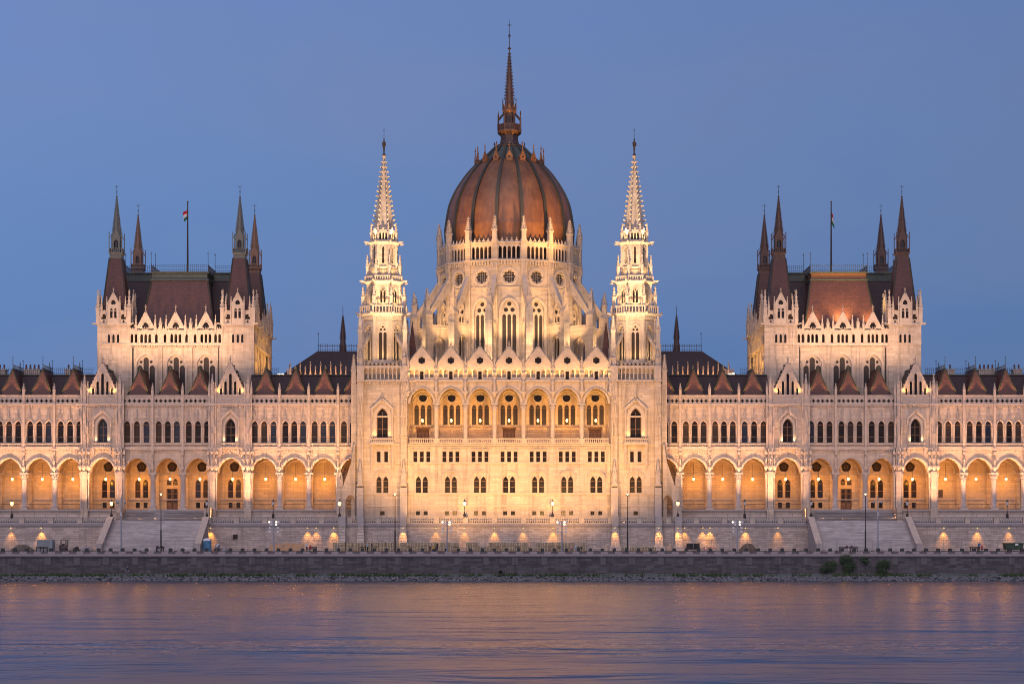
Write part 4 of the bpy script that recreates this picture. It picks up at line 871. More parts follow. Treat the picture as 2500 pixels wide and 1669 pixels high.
# ---------------------------------------------------------------- dome on its buttressed drum
DY = 24.; DR = section('dome', 0, DY, 'great sixteen-sided ribbed red-brown dome on a pale buttressed drum'); zf = lambda py: Z(py, 8.6); zc = lambda py: Z(py, DY)
AP = 15.3 * math.cos(PI / 16); SD = 15.3 * math.sin(PI / 16)
def RM(q, off=0): return Matrix.Translation((0, DY, 0)) @ Matrix.Rotation(q * PI / 8 + off, 4, 'Z')
b = MB(); b.lathe(0, DY, [(14.2, 33), (14.2, zf(633))], 16, VOID, rot=PI / 16); b.lathe(0, DY, [(14.1, zf(633)), (14.1, zf(597))], 16, VOID, rot=PI / 16)
b.lathe(0, DY, [(21.5, 30), (21.5, Z(895, 5))], 16, ST, rot=PI / 16)
for q in range(16):
    b.M = RM(q); a = AP
    hs = [foil(0, zf(674), 1.3, 8, dep=.2), win(0, 1.62, 39.5, Z(757, 8.6), 2.3, 7)]
    b.plate(rect(-SD, SD, 33, zf(633)), hs, -a, -a + .6, ST)
    ring(b, 0, zf(674), 1.5, 1.95, -a - .15, -a - .003, ST2); band(b, 0, 1.62, .5, Z(757, 8.6), 2.3, 38, -a - .2, -a - .003, ST2)
    b.box(-SD, SD, -a - .2, -a - .003, zf(702), zf(702) + .25, ST2)
    for j in range(8): x = -SD + .75 + j * .64; b.box(x - .18, x + .18, -a - .35, -a - .003, zf(645), zf(636), ST2)
    b.box(-SD, SD, -a - .5, -a + .5, zf(636), zf(633), ST2)
    b.plate(foil(0, zf(674), 1.32, 8, dep=.2), [], -a + .61, -a + .64, GLASSG)
    for e in (-.45, 0, .45): b.box(e - .03, e + .03, -a + .5, -a + .6, zf(674) - 1.2, zf(674) + 1.2, STG); b.box(-1.2, 1.2, -a + .5, -a + .6, zf(674) + e * 1.3 - .03, zf(674) + e * 1.3 + .03, STG)
    b.M = RM(q, PI / 16); r = 15.45
    b.box(-.62, .62, -r - .25, -r + .7, 33, zf(583), ST); b.box(-.72, .72, -r - .4, -r + .7, zf(633) - .2, zf(633) + .2, ST2)
    for e in (-.45, .45): pinn(b, e, -r - .3, zf(655), zf(636) + 1, .28, ST2, 3)
wput('drum_wall', b, DR)
for q in range(16):
    traceried(DR, 0, 39.5, Z(757, 8.6), 2.3, 1.62, -AP + .3, RM(q), 3)
    g = MB(RM(q)); a = AP + .1; s0, s1 = zf(632), zf(598)
    g.plate(rect(-SD - .05, SD + .05, s0, zf(590)), [win(j * .94, .34, s0 + .2, s1 - .6, .5, 4) for j in (-2, -1, 0, 1, 2)], -a, -a + .25, ST2)
    g.box(-SD, SD, -a - .3, -a + .4, zf(592), zf(589), ST2)
    for j in range(6): x = -SD + .5 + j * 1.0; g.plate([(x - .42, zf(589)), (x - .42, zf(589) + .15), (x, zf(582)), (x + .42, zf(589) + .15), (x + .42, zf(589))], [], -a - .1, -a + .1, ST2); g.nub(x, -a, zf(581), .16, ST2, .35)
    wput('gallery_arcade', g, DR)
    g = MB(RM(q, PI / 16)); pinn(g, 0, -15.35, zf(590), zf(523), .95, ST2, 6); wput('pinnacle', g, DR)
    # flying buttress: pierced fin, pier, pinnacle
    g = MB(RM(q, PI / 16) @ Matrix.Rotation(-PI / 2, 4, 'Z')); zp = Z(749, 4); zh = Z(684, 9)
    g.plate([(15.0, 31), (20.3, 31), (20.3, zp - .4), (15.0, zh + 1.2)], [win(17.8, 1.65, 37.5, 42.6, 2.3, 6), [(15.6, 47.3), (15.6, 54.2), (17.1, 52.4), (19.6, 49.6), (19.6, 47.3)]], -.42, .42, ST)
    g.bar((20.3, 0, zp), (15.1, 0, zh + 1.5), 1.0, ST2, .45); g.bar((15.3, 0, 46.7), (20.2, 0, 46.7), 1.0, ST2, .3)
    g.box(20.0, 21.5, -.72, .72, 31, zp - .6, ST); g.box(19.9, 21.6, -.8, .8, Z(785, 4), Z(785, 4) + .25, ST2)
    for e in (-1, 1): pass
    g.add([(21.55, -.8, zp - .6), (21.55, .8, zp - .6), (21.55, 0, zp + .9), (20, -.8, zp - .6), (20, .8, zp - .6), (20, 0, zp + .9)], [(0, 1, 2), (3, 5, 4), (0, 2, 5, 3), (1, 4, 5, 2), (0, 3, 4, 1)], ST2)
    pinn(g, 20.75, 0, zp - .4, Z(689, 4), .9, ST2, 6)
    wput('flying_buttress', g, DR)
# shell
PR = [(13.6, 61.5), (13.75, 66.0), (13.85, 68.4), (13.75, zc(560)), (13.5, zc(540)), (12.85, zc(504)), (11.45, zc(468.6)), (9.5, zc(435)), (7.9, zc(413.5)), (6.3, zc(397)), (4.6, zc(379)), (3.2, zc(363)), (2.3, zc(356))]
def smoothprof(P, k=4):
    o = []
    for i in range(len(P) - 1):
        p0, p1, p2, p3 = P[max(0, i - 1)], P[i], P[i + 1], P[min(len(P) - 1, i + 2)]
        for j in range(k):
            t = j / k; f = lambda a, b_, c, d: .5 * (2 * b_ + (c - a) * t + (2 * a - 5 * b_ + 4 * c - d) * t * t + (3 * b_ - a - 3 * c + d) * t ** 3)
            o.append((f(p0[0], p1[0], p2[0], p3[0]), f(p0[1], p1[1], p2[1], p3[1])))
    return o + [P[-1]]
SPF = smoothprof(PR)
g = MB()
for q in range(16):
    a0, a1 = (q - .5) * PI / 8, (q + .5) * PI / 8; vs = []; n = 6
    for r, zz in SPF:
        for i in range(n + 1):
            t = i / n; u = Vector((math.sin(a0), -math.cos(a0))) * (1 - t) + Vector((math.sin(a1), -math.cos(a1))) * t; u *= 1 + .035 * math.sin(PI * t) ; vs.append((r * u.x, DY + r * u.y, zz))
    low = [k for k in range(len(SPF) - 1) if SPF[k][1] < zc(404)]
    FQ = lambda ks: [(k * (n + 1) + i, k * (n + 1) + i + 1, (k + 1) * (n + 1) + i + 1, (k + 1) * (n + 1) + i) for k in ks for i in range(n)]
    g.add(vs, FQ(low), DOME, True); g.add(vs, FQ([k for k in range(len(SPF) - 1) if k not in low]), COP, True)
wput('dome_shell', g, DR)
for q in range(16):
    g = MB(RM(q, PI / 16)); vs = []; W_ = .34
    for r, zz in SPF:
        w_ = W_ * (.45 + .55 * min(1, r / 13)); vs += [(-w_, -r + .1, zz), (-w_, -r - .38, zz + .05), (w_, -r - .38, zz + .05), (w_, -r + .1, zz)]
    g.add(vs, [(4 * k + i, 4 * k + i + 1, 4 * k + 5 + i, 4 * k + 4 + i) for k in range(len(SPF) - 1) for i in range(3)], RIBM, False)
    wput('rib', g, DR)
    g = MB(RM(q)); rr = 7.35; z0 = zc(408)
    g.plate([(-.6, z0), (-.6, z0 + .8), (0, z0 + 2.2), (.6, z0 + .8), (.6, z0)], [foil(0, z0 + .9, .26, 3)], -rr - .2, -rr + .1, GILD); g.box(-.7, .7, -rr + .1, -rr + 2.2, z0, z0 + .8, GILD)
    g.lathe(0, -rr, [(.13, z0 + 2.2), (.07, z0 + 4.0)], 5, GILD); g.nub(0, -rr, z0 + 3.4, .24, GILD)
    g.bar((-.68, -rr, z0 + .7), (0, -rr, z0 + 2.3), .2, GILD); g.bar((.68, -rr, z0 + .7), (0, -rr, z0 + 2.3), .2, GILD)
    for e in (-.64, .64): g.nub(e, -rr, z0 + 1.0, .12, GILD, .5)
    g.plate(disc(0, z0 + 1.0, .35, 8), [], -rr + .103, -rr + .15, IRON) if 0 else None
    wput('dormer', g, DR)
# crowning lantern and needle spire
g = MB(); n = 8; C = lambda *p: g.oct(0, DY, [(a, zc(y)) for a, y in p], SPB, 8)
g.lathe(0, DY, [(3.1, zc(366)), (3.35, zc(362)), (3.35, zc(360)), (2.6, zc(359))], 16, GILD)
for k in range(16): t = k * PI / 8 + PI / 16; x_, y_ = 3.3 * math.sin(t), DY - 3.3 * math.cos(t); g.box(x_ - .06, x_ + .06, y_ - .06, y_ + .06, zc(361), zc(354), SPB); g.nub(x_, y_, zc(353), .16, SPB, .4)
C((2.6, 360), (2.1, 354), (1.9, 346), (1.85, 332)); g.oct(0, DY, [(1.9, zc(332)), (2.55, zc(325)), (2.55, zc(322)), (2.2, zc(321.5))], GILD)
ring_rail(g, 0, DY, 2.38, zc(321.5), zc(306) - zc(321.5), per=5, m=SPB)
C((1.25, 321), (1.2, 276)); g.oct(0, DY, [(1.25, zc(278)), (1.5, zc(274)), (1.5, zc(270)), (1.15, zc(268))], GILD)
for q in range(8):
    g.M = Matrix.Translation((0, DY, 0)) @ Matrix.Rotation(q * PI / 4, 4, 'Z'); g.box(-.22, .22, -1.30, -1.26, zc(306), zc(284), IRON)
    t = PI / 8; xx = -2.38 * math.tan(t); g.box(xx - .13, xx + .13, -2.5, -2.25, zc(321), zc(284), SPB); g.nub(xx, -2.38, zc(280), .17, SPB, .8); g.bar((xx, -2.38, zc(293)), (xx * .5, -1.22, zc(278)), .22, SPB)
    xx = -1.4 * math.tan(t); g.box(xx - .08, xx + .08, -1.5, -1.34, zc(270), zc(250), SPB); g.nub(xx, -1.42, zc(246), .13, SPB, .5)
    g.plate([(-.55, zc(270)), (0, zc(254)), (.55, zc(270))], [], -1.3, -1.15, GILD)
g.M = Matrix()
wput('lantern', g, DR)
g = MB(); z0, z1 = zc(268), zc(128); g.oct(0, DY, [(1.1, z0), (.85, zc(240)), (.14, z1)], SPB)
for k in range(8):
    an = k * PI / 4 + PI / 8
    for j in range(15): f = (j + .5) / 15; rr = .92 * (1 - f) + .22; g.nub(rr * math.sin(an), DY - rr * math.cos(an), zc(245) + (z1 - zc(245)) * f, .17, SPB)
g.nub(0, DY, zc(119), .42, SPB); g.lathe(0, DY, [(.12, z1), (.05, zc(50))], 6, IRONB); g.nub(0, DY, zc(88), .3, IRONB, .6)
g.box(-.55, .5, DY - .04, DY + .04, zc(62.5), zc(61), IRONB); g.nub(0, DY, zc(62), .22, IRONB); wput('needle_spire', g, DR)

# ---------------------------------------------------------------- hip roof with fleche each side of the dome, far behind
for s in (-1, 1):
    R_ = section('rear_roof', s * 40, 55, 'dark hipped roof with a thin fleche on its ridge'); r = MB(); zr = 3 - .65 + (1315 - 858) / 10.55; zb = Z(903, 45)
    xi, xo = s * 10, s * 44.4
    r.add([(xi, 45, zb - 4), (s * 56, 45, zb - 4), (s * 56, 65, zb - 4), (xi, 65, zb - 4), (xi, 54, zr), (xo, 54, zr), (xo, 56, zr), (xi, 56, zr)], [(0, 1, 5, 4), (1, 2, 6, 5), (2, 3, 7, 6), (3, 0, 4, 7), (4, 5, 6, 7), (0, 3, 2, 1)], TILED)
    r.box(min(xi, s * 55), max(xi, s * 55), 45.5, 64.5, TER, zb - 4, ST); wput('roof', r, R_)
    g = MB(Matrix.Translation((s * 33.5, 54, zr))); crest(g, 21.5, 1.6, SPB, .55, .08); finial(g, s * 10.7, 0, 0, 4.4); wput('roof_cresting', g, R_)
    g = MB(); fx = s * 38.6; Zq = lambda py: Z(py, 55)
    g.oct(fx, 55, [(.85, zr - .5), (.6, zr + 2.4), (.55, Zq(815)), (.1, Zq(769))], SPB)
    for k in range(8):
        an = k * PI / 4 + PI / 8
        for j in range(12): f = (j + .5) / 12; rr = .65 * (1 - f) + .14; g.nub(fx + rr * math.sin(an), 55 - rr * math.cos(an), Zq(828) + (Zq(772) - Zq(828)) * f, .14, SPB)
    g.lathe(fx, 55, [(.07, Zq(769)), (.04, Zq(746))], 5, SPB); g.nub(fx, 55, Zq(757), .15, SPB); wput('fleche', g, R_)

# ================================================================ TERRACE, QUAY, RIVER
def struct(name, b, parent=None): o = wput(name, b); o['kind'] = 'structure'; return o
YR, YQ = -11.0, -39.6                          # retaining wall face, quay edge
ZT0 = Z(1284, YR)                              # underside of the balustrade course
ZTB = Z(1278, YR)
g = MB(); g.box(-700, 700, YR + .6, 2500, TER - .3, TER - .05, GRND); struct('ground', g)
g = MB(); g.box(-700, 700, YQ + .25, YR + .55, -1.2, 0, ROAD); struct('quay_road', g)
STX = ((-78.4, -60.3), (60.1, 78.5))           # the two river stairs
# retaining wall in five lengths, each a thing
def rwall(x0, x1, label):
    g = MB(); g.box(x0, x1, YR, YR + .6, -.5, ZT0, RET); g.box(x0, x1, YR - .18, YR + .7, ZT0, ZTB, COPING); g.box(x0, x1, YR - .35, YR, -.3, .55, RET)
    o = thing('retaining_wall', label, 'wall', ((x0 + x1) / 2, YR, 0), 'stone retaining walls below the terrace'); wput('wall', g, o); return o
RW = [rwall(-125, -79.0, 'pale stone retaining wall left of the left river stairs, behind the blue grey container'), rwall(-59.7, -31.5, 'pale stone retaining wall between the left river stairs and the middle front'),
      rwall(-31.5, 31.5, 'long block retaining wall with tapered buttresses below the middle front'), rwall(31.5, 59.5, 'pale stone retaining wall between the middle front and the right river stairs'), rwall(79.1, 125, 'pale stone retaining wall right of the right river stairs, behind the green skip')]
def pier_b(x0, x1, tw, label=None):
    g = MB(); xc = (x0 + x1) / 2; w0 = (x1 - x0) / 2; g.M = Matrix()
    z1 = ZT0 - .02; vs = []
    for zz, ww, yy in ((-.3, w0 * tw + .3, -1.9), (.9, w0 * tw + .3, -1.75), (.9, w0 * tw, -1.5), (z1, w0, -.75)): vs += [(xc - ww, YR + yy, zz), (xc + ww, YR + yy, zz), (xc + ww, YR - .02, zz), (xc - ww, YR - .02, zz)]
    g.add(vs, [(4 * k + i, 4 * k + (i + 1) % 4, 4 * k + 4 + (i + 1) % 4, 4 * k + 4 + i) for k in range(3) for i in range(4)] + [(3, 2, 1, 0), (12, 13, 14, 15)], RUST)
    g.box(xc - w0 - .05, xc + w0 + .05, YR - .95, YR + .3, z1 + .005, Z(1262, YR) + .15, STG); wput('buttress', g, RW[2])
for px0, px1, tw in ((977, 992, 1.45), (874, 888, 1.3), (828, 844, 1.05), (1494, 1509, 1.45), (1600, 1615, 1.45), (1648, 1664, 1.2)): pier_b(X(px0, YR), X(px1, YR), tw)
# terrace balustrade: pedestals and rails
BAL = [thing('terrace_balustrade', l, 'balustrade', (x, YR, ZTB), 'balustrades along the terrace edge') for x, l in ((-100, 'pale stone balustrade left of the left river stairs'), (-45, 'pale stone balustrade between the left river stairs and the middle front'), (0, 'long pale balustrade in front of the brightly lit middle block'), (45, 'pale stone balustrade between the middle front and the right river stairs'), (100, 'pale stone balustrade right of the right river stairs'))]
hb = Z(1262, YR) - ZTB
for k, (x0, x1) in enumerate(((-125, -79.2), (-59.5, -31.5), (-31.5, 31.5), (31.5, 59.3), (79.3, 125))):
    n = max(1, round((x1 - x0) / 5.9)); st = (x1 - x0) / n
    for i in range(n):
        c = x0 + (i + .5) * st; balustrade(BAL[k], c, YR + .25, ZTB, st - 1.0, hb, STG if k != 2 else ST2, .34, 'rail'); 
        def ped(b): b.box(-.5, .5, -.3, .3, 0, hb, ST2); b.box(-.56, .56, -.36, .36, hb - .18, hb + .03, ST2)
        put('pedestal', cached('pedestal', ped), BAL[k], (x0 + i * st, YR + .25, ZTB))
# river stairs
for s, (x0, x1) in zip((-1, 1), STX):
    T = thing('river_stairs', 'wide grey stone river stairs %s' % ('beside the blue portable toilet' if s < 0 else 'directly above the leafy shrubs of the quay wall'), 'stairs', ((x0 + x1) / 2, YR - 5, 0))
    g = MB(); n = 36; ya, yb = YR + .5, YR - 10.2; zt = TER - .02
    for i in range(n):
        y1 = yb + (ya - yb) * i / n; g.box(x0, x1, y1, ya + .3, zt * i / n, zt * (i + 1) / n - .001, STEP)
    wput('steps', g, T)
    for x in (x0 - .42, x1 + .42):
        g = MB(); pr = [(YR + .5, -.2), (YR + .5, ZTB + hb), (YR - .4, ZTB + hb), (YR - 10.6, 1.35), (YR - 11.2, 1.35), (YR - 11.2, -.2)]
        vs = [(x + e * .55, y, z_) for e in (-1, 1) for y, z_ in pr]; m = len(pr); g.add(vs, [tuple(range(m)), tuple(range(m, 2 * m))[::-1]] + [(i, (i + 1) % m, m + (i + 1) % m, m + i) for i in range(m)], STG)
        g.bar((x, YR - .4, ZTB + hb + .05), (x, YR - 10.6, 1.4), 1.25, ST2, .16); wput('parapet', g, T)
    F_ = thing('iron_gate_fence', 'black iron railing across the head of the %s river stairs' % ('left' if s < 0 else 'right'), 'fence', ((x0 + x1) / 2, YR + .8, TER))
    a, b2 = x0 + .6, x1 - .3; segs = ((a, a + 7.6), (a + 9.4, b2)) if s < 0 else ((a, b2),)
    for u, v in segs:
        g = MB(); g.box(u, v, YR + .77, YR + .83, TER + .2, TER + .27, IRON); g.box(u, v, YR + .77, YR + .83, TER + 1.45, TER + 1.52, IRON)
        for j in range(int((v - u) / .2) + 1): g.box(u + j * .2 - .022, u + j * .2 + .022, YR + .78, YR + .82, TER, TER + 1.65, IRON)
        wput('fence_panel', g, F_)
    U = thing('upper_stairs', 'short flight of pale steps from the terrace to the %s portico door' % ('left' if s < 0 else 'right'), 'stairs', ((x0 + x1) / 2, -3, TER))
    g = MB(); n = 14
    for i in range(n): g.box(x0 + .7, x1 - .9, -6.2 + i * .38, -.93, TER - .04 + (ZP - TER) * i / n, TER - .04 + (ZP - TER) * (i + 1) / n - .06, STEP)
    wput('steps', g, U)
    for x in (x0 + .1, x1 - .3): g = MB(); g.box(x - .5, x + .5, -6.3, -1.2, TER - .05, ZP + .2, ST); wput('cheek_wall', g, U)
# quay wall
QT = Z(1351.5, YQ)
Q = thing('quay_wall', 'long dark weathered stone quay wall above the river', 'wall', (0, YQ, -5))
g = MB(); zb = Z(1400, YQ); g.box(-160, 160, YQ - .25, YQ + .2, zb, QT - .42, QUAY); wput('wall', g, Q)
g = MB(); g.box(-160, 160, YQ - .55, YQ + .25, QT - .42, QT, COPING); g.box(-160, 160, YQ - .42, YQ - .25, QT - .6, QT - .421, QUAYP); wput('coping', g, Q)
g = MB(); vs = [(x, y, z_) for x in (-160, 160) for y, z_ in ((YQ + .2, zb), (YQ - .3, zb), (YQ - 1.4, -4.6), (YQ - 1.6, -6), (YQ + .2, -6))]; g.add(vs, [(0, 1, 2, 3, 4), (9, 8, 7, 6, 5)] + [(i, (i + 1) % 5, 5 + (i + 1) % 5, 5 + i) for i in range(5)], SLIME); wput('footing', g, Q)
for i in range(-27, 28):
    x = i * 5.35 + 1.2; g = cached('wall_pier', lambda b: b.box(-.55, .55, -.1, 0, 0, QT - .6 - zb - 1.6, QUAYP)); put('wall_pier', g, Q, (x, YQ - .251, zb + 1.6))
K = thing('painted_kerb', 'low kerb of alternate light and dark blocks along the quay edge', 'kerb', (0, YQ + .4, 0))
g = MB()
for i in range(-95, 96): g.box(i * 1.3, i * 1.3 + 1.28, YQ + .215, YQ + .6, QT, .06 if i % 2 else .02, COPING if i % 2 else QUAYP)
wput('kerb_blocks', g, K)
# boulders and weeds at the water's edge: nobody could count them
ROCKM = mat('pale_riprap', (.15, .16, .175), .9, noise=.6, nscale=1.1, col2=(.12, .125, .13), bump=.6)
g = MB(); R0 = random.Random(5)
for i in range(5200):
    x = R0.uniform(-125, 125); t = R0.random() ** .8; y = YQ - 1.5 - t * 3.8; zz = -4.42 - t * .85; r = R0.uniform(.13, .34)
    ps = []
    for a in range(5):
        an = a * 2 * PI / 5 + R0.random(); rr = r * R0.uniform(.75, 1.2); ps += [(x + rr * math.cos(an), y + rr * math.sin(an), zz + R0.uniform(-.1, .1))]
    ps += [(x + R0.uniform(-.1, .1), y, zz + r * R0.uniform(.55, .95)), (x, y, zz - r)]
    g.add(ps, [(a, (a + 1) % 5, 5) for a in range(5)] + [((a + 1) % 5, a, 6) for a in range(5)], ROCKM)
g.box(-160, 160, YQ - 6.0, YQ - 1.2, -6.2, -5.35, SLIME)
o = wput('riprap_stones', g); tag(o, 'bank of pale loose stones along the waterline', kind='stuff')
GR = mat('bank_grass', (.045, .085, .025), .8, noise=.5, nscale=1.5, col2=(.02, .04, .015))
g = MB()
for i in range(7000):
    x = R0.uniform(-125, 125); dens = .5 + .5 * math.sin(x * .21) + .4 * math.sin(x * .83 + 1) + .3 * math.sin(x * 2.1)
    if R0.random() > dens * .8 + (.3 if x < 0 else .05): continue
    y = YQ - 1.15 - R0.random() * .9; z0 = -4.4; h = R0.uniform(.25, .8); dx = R0.uniform(-.25, .25); w_ = R0.uniform(.07, .16); an = R0.random() * PI
    g.add([(x - w_ * math.cos(an), y - w_ * math.sin(an), z0), (x + w_ * math.cos(an), y + w_ * math.sin(an), z0), (x + dx, y + R0.uniform(-.2, .1), z0 + h)], [(0, 1, 2)], GR)
o = wput('bank_grass', g); tag(o, 'strip of green grass tufts between stones and quay wall', kind='stuff')
# water: long-exposure river, smoothed swell
WM = bpy.data.materials.new('river_water'); WM.use_nodes = True; t = WM.node_tree; n = t.nodes; l = t.links; b = n['Principled BSDF']
b.inputs['Base Color'].default_value = (.02, .055, .12, 1); b.inputs['Roughness'].default_value = .24; b.inputs['IOR'].default_value = 1.33; b.inputs['Specular IOR Level'].default_value = .9
geo = n.new('ShaderNodeNewGeometry'); hs = []
for sc, dist, wt in (((.30, .55, 1), 1, .3), ((.09, .17, 1), 1, 1.7), ((.02, .045, 1), 1, 4.5)):
    m_ = n.new('ShaderNodeMapping'); m_.inputs['Scale'].default_value = sc; l.new(geo.outputs['Position'], m_.inputs[0])
    q = n.new('ShaderNodeTexNoise'); q.inputs['Scale'].default_value = 1; q.inputs['Detail'].default_value = 4; q.inputs['Distortion'].default_value = .6; l.new(m_.outputs[0], q.inputs['Vector'])
    k = n.new('ShaderNodeMath'); k.operation = 'MULTIPLY'; k.inputs[1].default_value = wt; l.new(q.outputs[0], k.inputs[0]); hs.append(k.outputs[0])
a1 = n.new('ShaderNodeMath'); l.new(hs[0], a1.inputs[0]); l.new(hs[1], a1.inputs[1]); a2 = n.new('ShaderNodeMath'); l.new(a1.outputs[0], a2.inputs[0]); l.new(hs[2], a2.inputs[1])
bp = n.new('ShaderNodeBump'); bp.inputs['Strength'].default_value = 1; bp.inputs['Distance'].default_value = .6; l.new(a2.outputs[0], bp.inputs['Height']); l.new(bp.outputs[0], b.inputs['Normal'])
sy = n.new('ShaderNodeSeparateXYZ'); l.new(geo.outputs['Position'], sy.inputs[0])
rr = n.new('ShaderNodeMapRange'); rr.inputs['From Min'].default_value = -46; rr.inputs['From Max'].default_value = -290; rr.inputs['To Min'].default_value = .14; rr.inputs['To Max'].default_value = .27; l.new(sy.outputs[1], rr.inputs['Value'])
ra = n.new('ShaderNodeMath'); ra.operation = 'MULTIPLY_ADD'; ra.inputs[1].default_value = .12; l.new(hs[0], ra.inputs[0]); l.new(rr.outputs[0], ra.inputs[2]); l.new(ra.outputs[0], b.inputs['Roughness'])
g = MB(); g.add([(-1600, -1500, -5.2), (1600, -1500, -5.2), (1600, YQ - 1, -5.2), (-1600, YQ - 1, -5.2)], [(0, 1, 2, 3)], WM); struct('water', g)

# ================================================================ LIGHTS OF THE PALACE AND THE TERRACE
def lantern_mesh(b):
    b.lathe(0, 0, [(.03, .42), (.03, 3.2)], 4, IRON); b.lathe(0, 0, [(.2, .30), (.05, .5)], 8, IRON); b.lathe(0, 0, [(.05, -.3), (.18, -.22), (.24, -.02), (.19, .16), (.12, .3)], 10, GLOBE, smooth=True); b.nub(0, 0, -.4, .07, IRON)
for s in (-1, 1):
    for i in range(14):
        c = s * (D[i] + D[i + 1]) / 2
        if not 1 <= i <= 11: continue
        wd_ = {1: 'blank arch nearest the river tower', 2: 'middle blank arch beside the river tower', 3: 'blank arch beside the inner gabled bay', 4: 'arch under the inner gable', 5: 'inner window arch above the stairs', 6: 'arch of the timber door', 7: 'outer window arch above the stairs', 8: 'arch under the outer gable', 9: 'blank arch just outside the outer gable', 10: 'second blank arch outside the outer gable', 11: 'last arch at the photo edge'}[i]
        lb = 'glowing lamp hanging in the %s, %s wing' % (wd_, 'left' if s < 0 else 'right')
        o = put('hanging_lamp', cached('hanging_lamp', lantern_mesh), None, (c, 2.6, Z(1169, 2.6))); tag(o, lb, 'lamp', 'lamps hanging in the arcades')
        bulb((c, 2.6, Z(1169, 2.6) - .75), 440 * random.uniform(.72, 1.18), GOLD, .12)
for i, a in enumerate(AX):
    o = put('hanging_lamp', cached('hanging_lamp', lantern_mesh), None, (a, -3.4, Z(1026, -3.4))); tag(o, 'glowing lantern hanging in the %s loggia arch' % ('leftmost', 'second from left', 'third from left', 'central', 'third from right', 'second from right', 'rightmost')[i], 'lamp', 'lamps hanging in the loggia'); bulb((a, -3.4, Z(1026, -3.4) - .75), 250 * random.uniform(.8, 1.15), GOLD, .12)
# terrace lamp standards
def stand_mesh(b, lit):
    b.lathe(0, 0, [(.34, 0), (.34, .18), (.22, .3), (.30, .55), (.26, .8), (.1, 1.0), (.13, 1.1), (.06, 1.3), (.05, 2.3), (.12, 2.4), (.16, 2.46)], 8, IRON)
    b.lathe(0, 0, [(.15, 2.47), (.27, 2.75), (.30, 3.1), (.24, 3.28)], 8, GLOW if lit else DIM); b.lathe(0, 0, [(.32, 3.28), (.2, 3.45), (.08, 3.55), (.03, 3.85)], 8, IRON)
    for k in range(4): a = k * PI / 2 + PI / 4; b.bar((.17 * math.cos(a), .17 * math.sin(a), 2.45), (.31 * math.cos(a), .31 * math.sin(a), 3.28), .04, IRON)
WHERE = {29: 'above the tarpaulin sand heap', 272: 'at the top left corner of the left river stairs', 505: 'at the top right corner of the left river stairs', 667: 'behind the left floodlight mast', 829: 'beside the left pointed passage', 1134: 'left of two before the middle front',
         1349: 'right of two before the middle front', 1655: 'beside the right pointed passage', 1818: 'right of the right-hand floodlight mast', 1980: 'at the top left corner of the right river stairs', 2215: 'at the top right corner of the right river stairs', 2459: 'above the green skip'}
for px, wh in WHERE.items():
    lit = px in (29, 272, 829, 1134, 1349, 1655); x = X(px, YR + .25); zz = Z(1264.5, YR)
    o = put('lamp_standard', None, None, (x, YR + .25, zz)); tag(o, '%s black balustrade lamp %s' % ('lit' if lit else 'unlit', wh), 'lamp', 'lamp standards on the terrace balustrade')
    me = cached(('lamp_post', lit), lambda b, lit=lit: stand_mesh(b, lit)); put('post', me, o, (x, YR + .25, zz))
    if lit: bulb((x, YR - .35, zz + 2.9), 60, GOLD, .2)
# tall masts
def mast(px, top, kind, label, mesh):
    y = {'street': -23.3, 'camera': -33, 'flood': -36.5}[kind]; x = X(px, y); z1 = Z(top, y); o = thing({'street': 'street_lamp', 'camera': 'camera_mast', 'flood': 'floodlight_mast'}[kind], label, {'street': 'street lamp', 'camera': 'camera mast', 'flood': 'floodlight mast'}[kind], (x, y, 0), {'street': 'tall street lamps on the quay', 'camera': 'camera masts on the quay', 'flood': 'floodlight masts on the quay'}[kind])
    g = MB(); m = IRON if kind == 'street' else GALV
    if kind == 'street':
        g.lathe(x, y, [(.16, 0), (.14, 4), (.09, 4.1), (.07, z1 - .5)], 8, m); wput('pole', g, o)
        g = MB(); g.lathe(x, y, [(.1, z1 - .55), (.34, z1 - .42), (.34, z1 - .36)], 8, IRON); g.lathe(x, y, [(.12, z1 - .36), (.15, z1 - .1)], 8, GLOWW); g.lathe(x, y, [(.17, z1 - .1), (.05, z1 + .05), (.03, z1 + .4)], 8, IRON); wput('lamp_head', g, o)
    elif kind == 'camera':
        g.lathe(x, y, [(.22, 0), (.22, 1.2), (.16, 1.25), (.09, z1)], 8, m); g.box(x - .18, x + .18, y - .3, y - .1, 6.6, 7.3, GALV); zc_ = Z(1226, y); g.bar((x - .7, y, zc_ + .3), (x + .7, y, zc_ + .3), .07, m); wput('pole', g, o)
        for q in (-.72, .72): g = MB(); g.lathe(x + q, y, [(.02, zc_ - .22), (.2, zc_ - .1), (.22, zc_ + .1), (.1, zc_ + .28)], 8, GALV, smooth=True); wput('dome_camera', g, o)
    else:
        zt = Z(1271, y); g.lathe(x, y, [(.14, -.02), (.1, zt)], 8, m)
        for py, w_ in ((1274, .75), (1280, .75), (1290, .7), (1299, .7)): zz = Z(py, y); g.box(x - w_, x + w_, y - .05, y + .05, zz - .04, zz + .04, m)
        wput('pole', g, o)
        for py, litp in ((1274, 1), (1280, 1), (1288, 0), (1297, 0)):
            for q in (-.85, -.45, .45, .85) if litp else (-.75, .75):
                if litp and py == 1280 and abs(q) > .8: continue
                g = MB(); zz = Z(py, y); g.lathe(0, 0, [(.12, -.18), (.24, 0)], 8, IRON); g.M = Matrix(); me = g
                h = MB(Matrix.Translation((x + q, y - .1, zz)) @ Matrix.Rotation(math.radians(68), 4, 'X')); h.lathe(0, 0, [(.10, -.22), (.22, 0), (.22, .04)], 8, GALV); h.lathe(0, 0, [(.15, .045), (.15, .06)], 8, GLOWW if litp and q in (-.85, .45) else DIM); wput('floodlight', h, o)
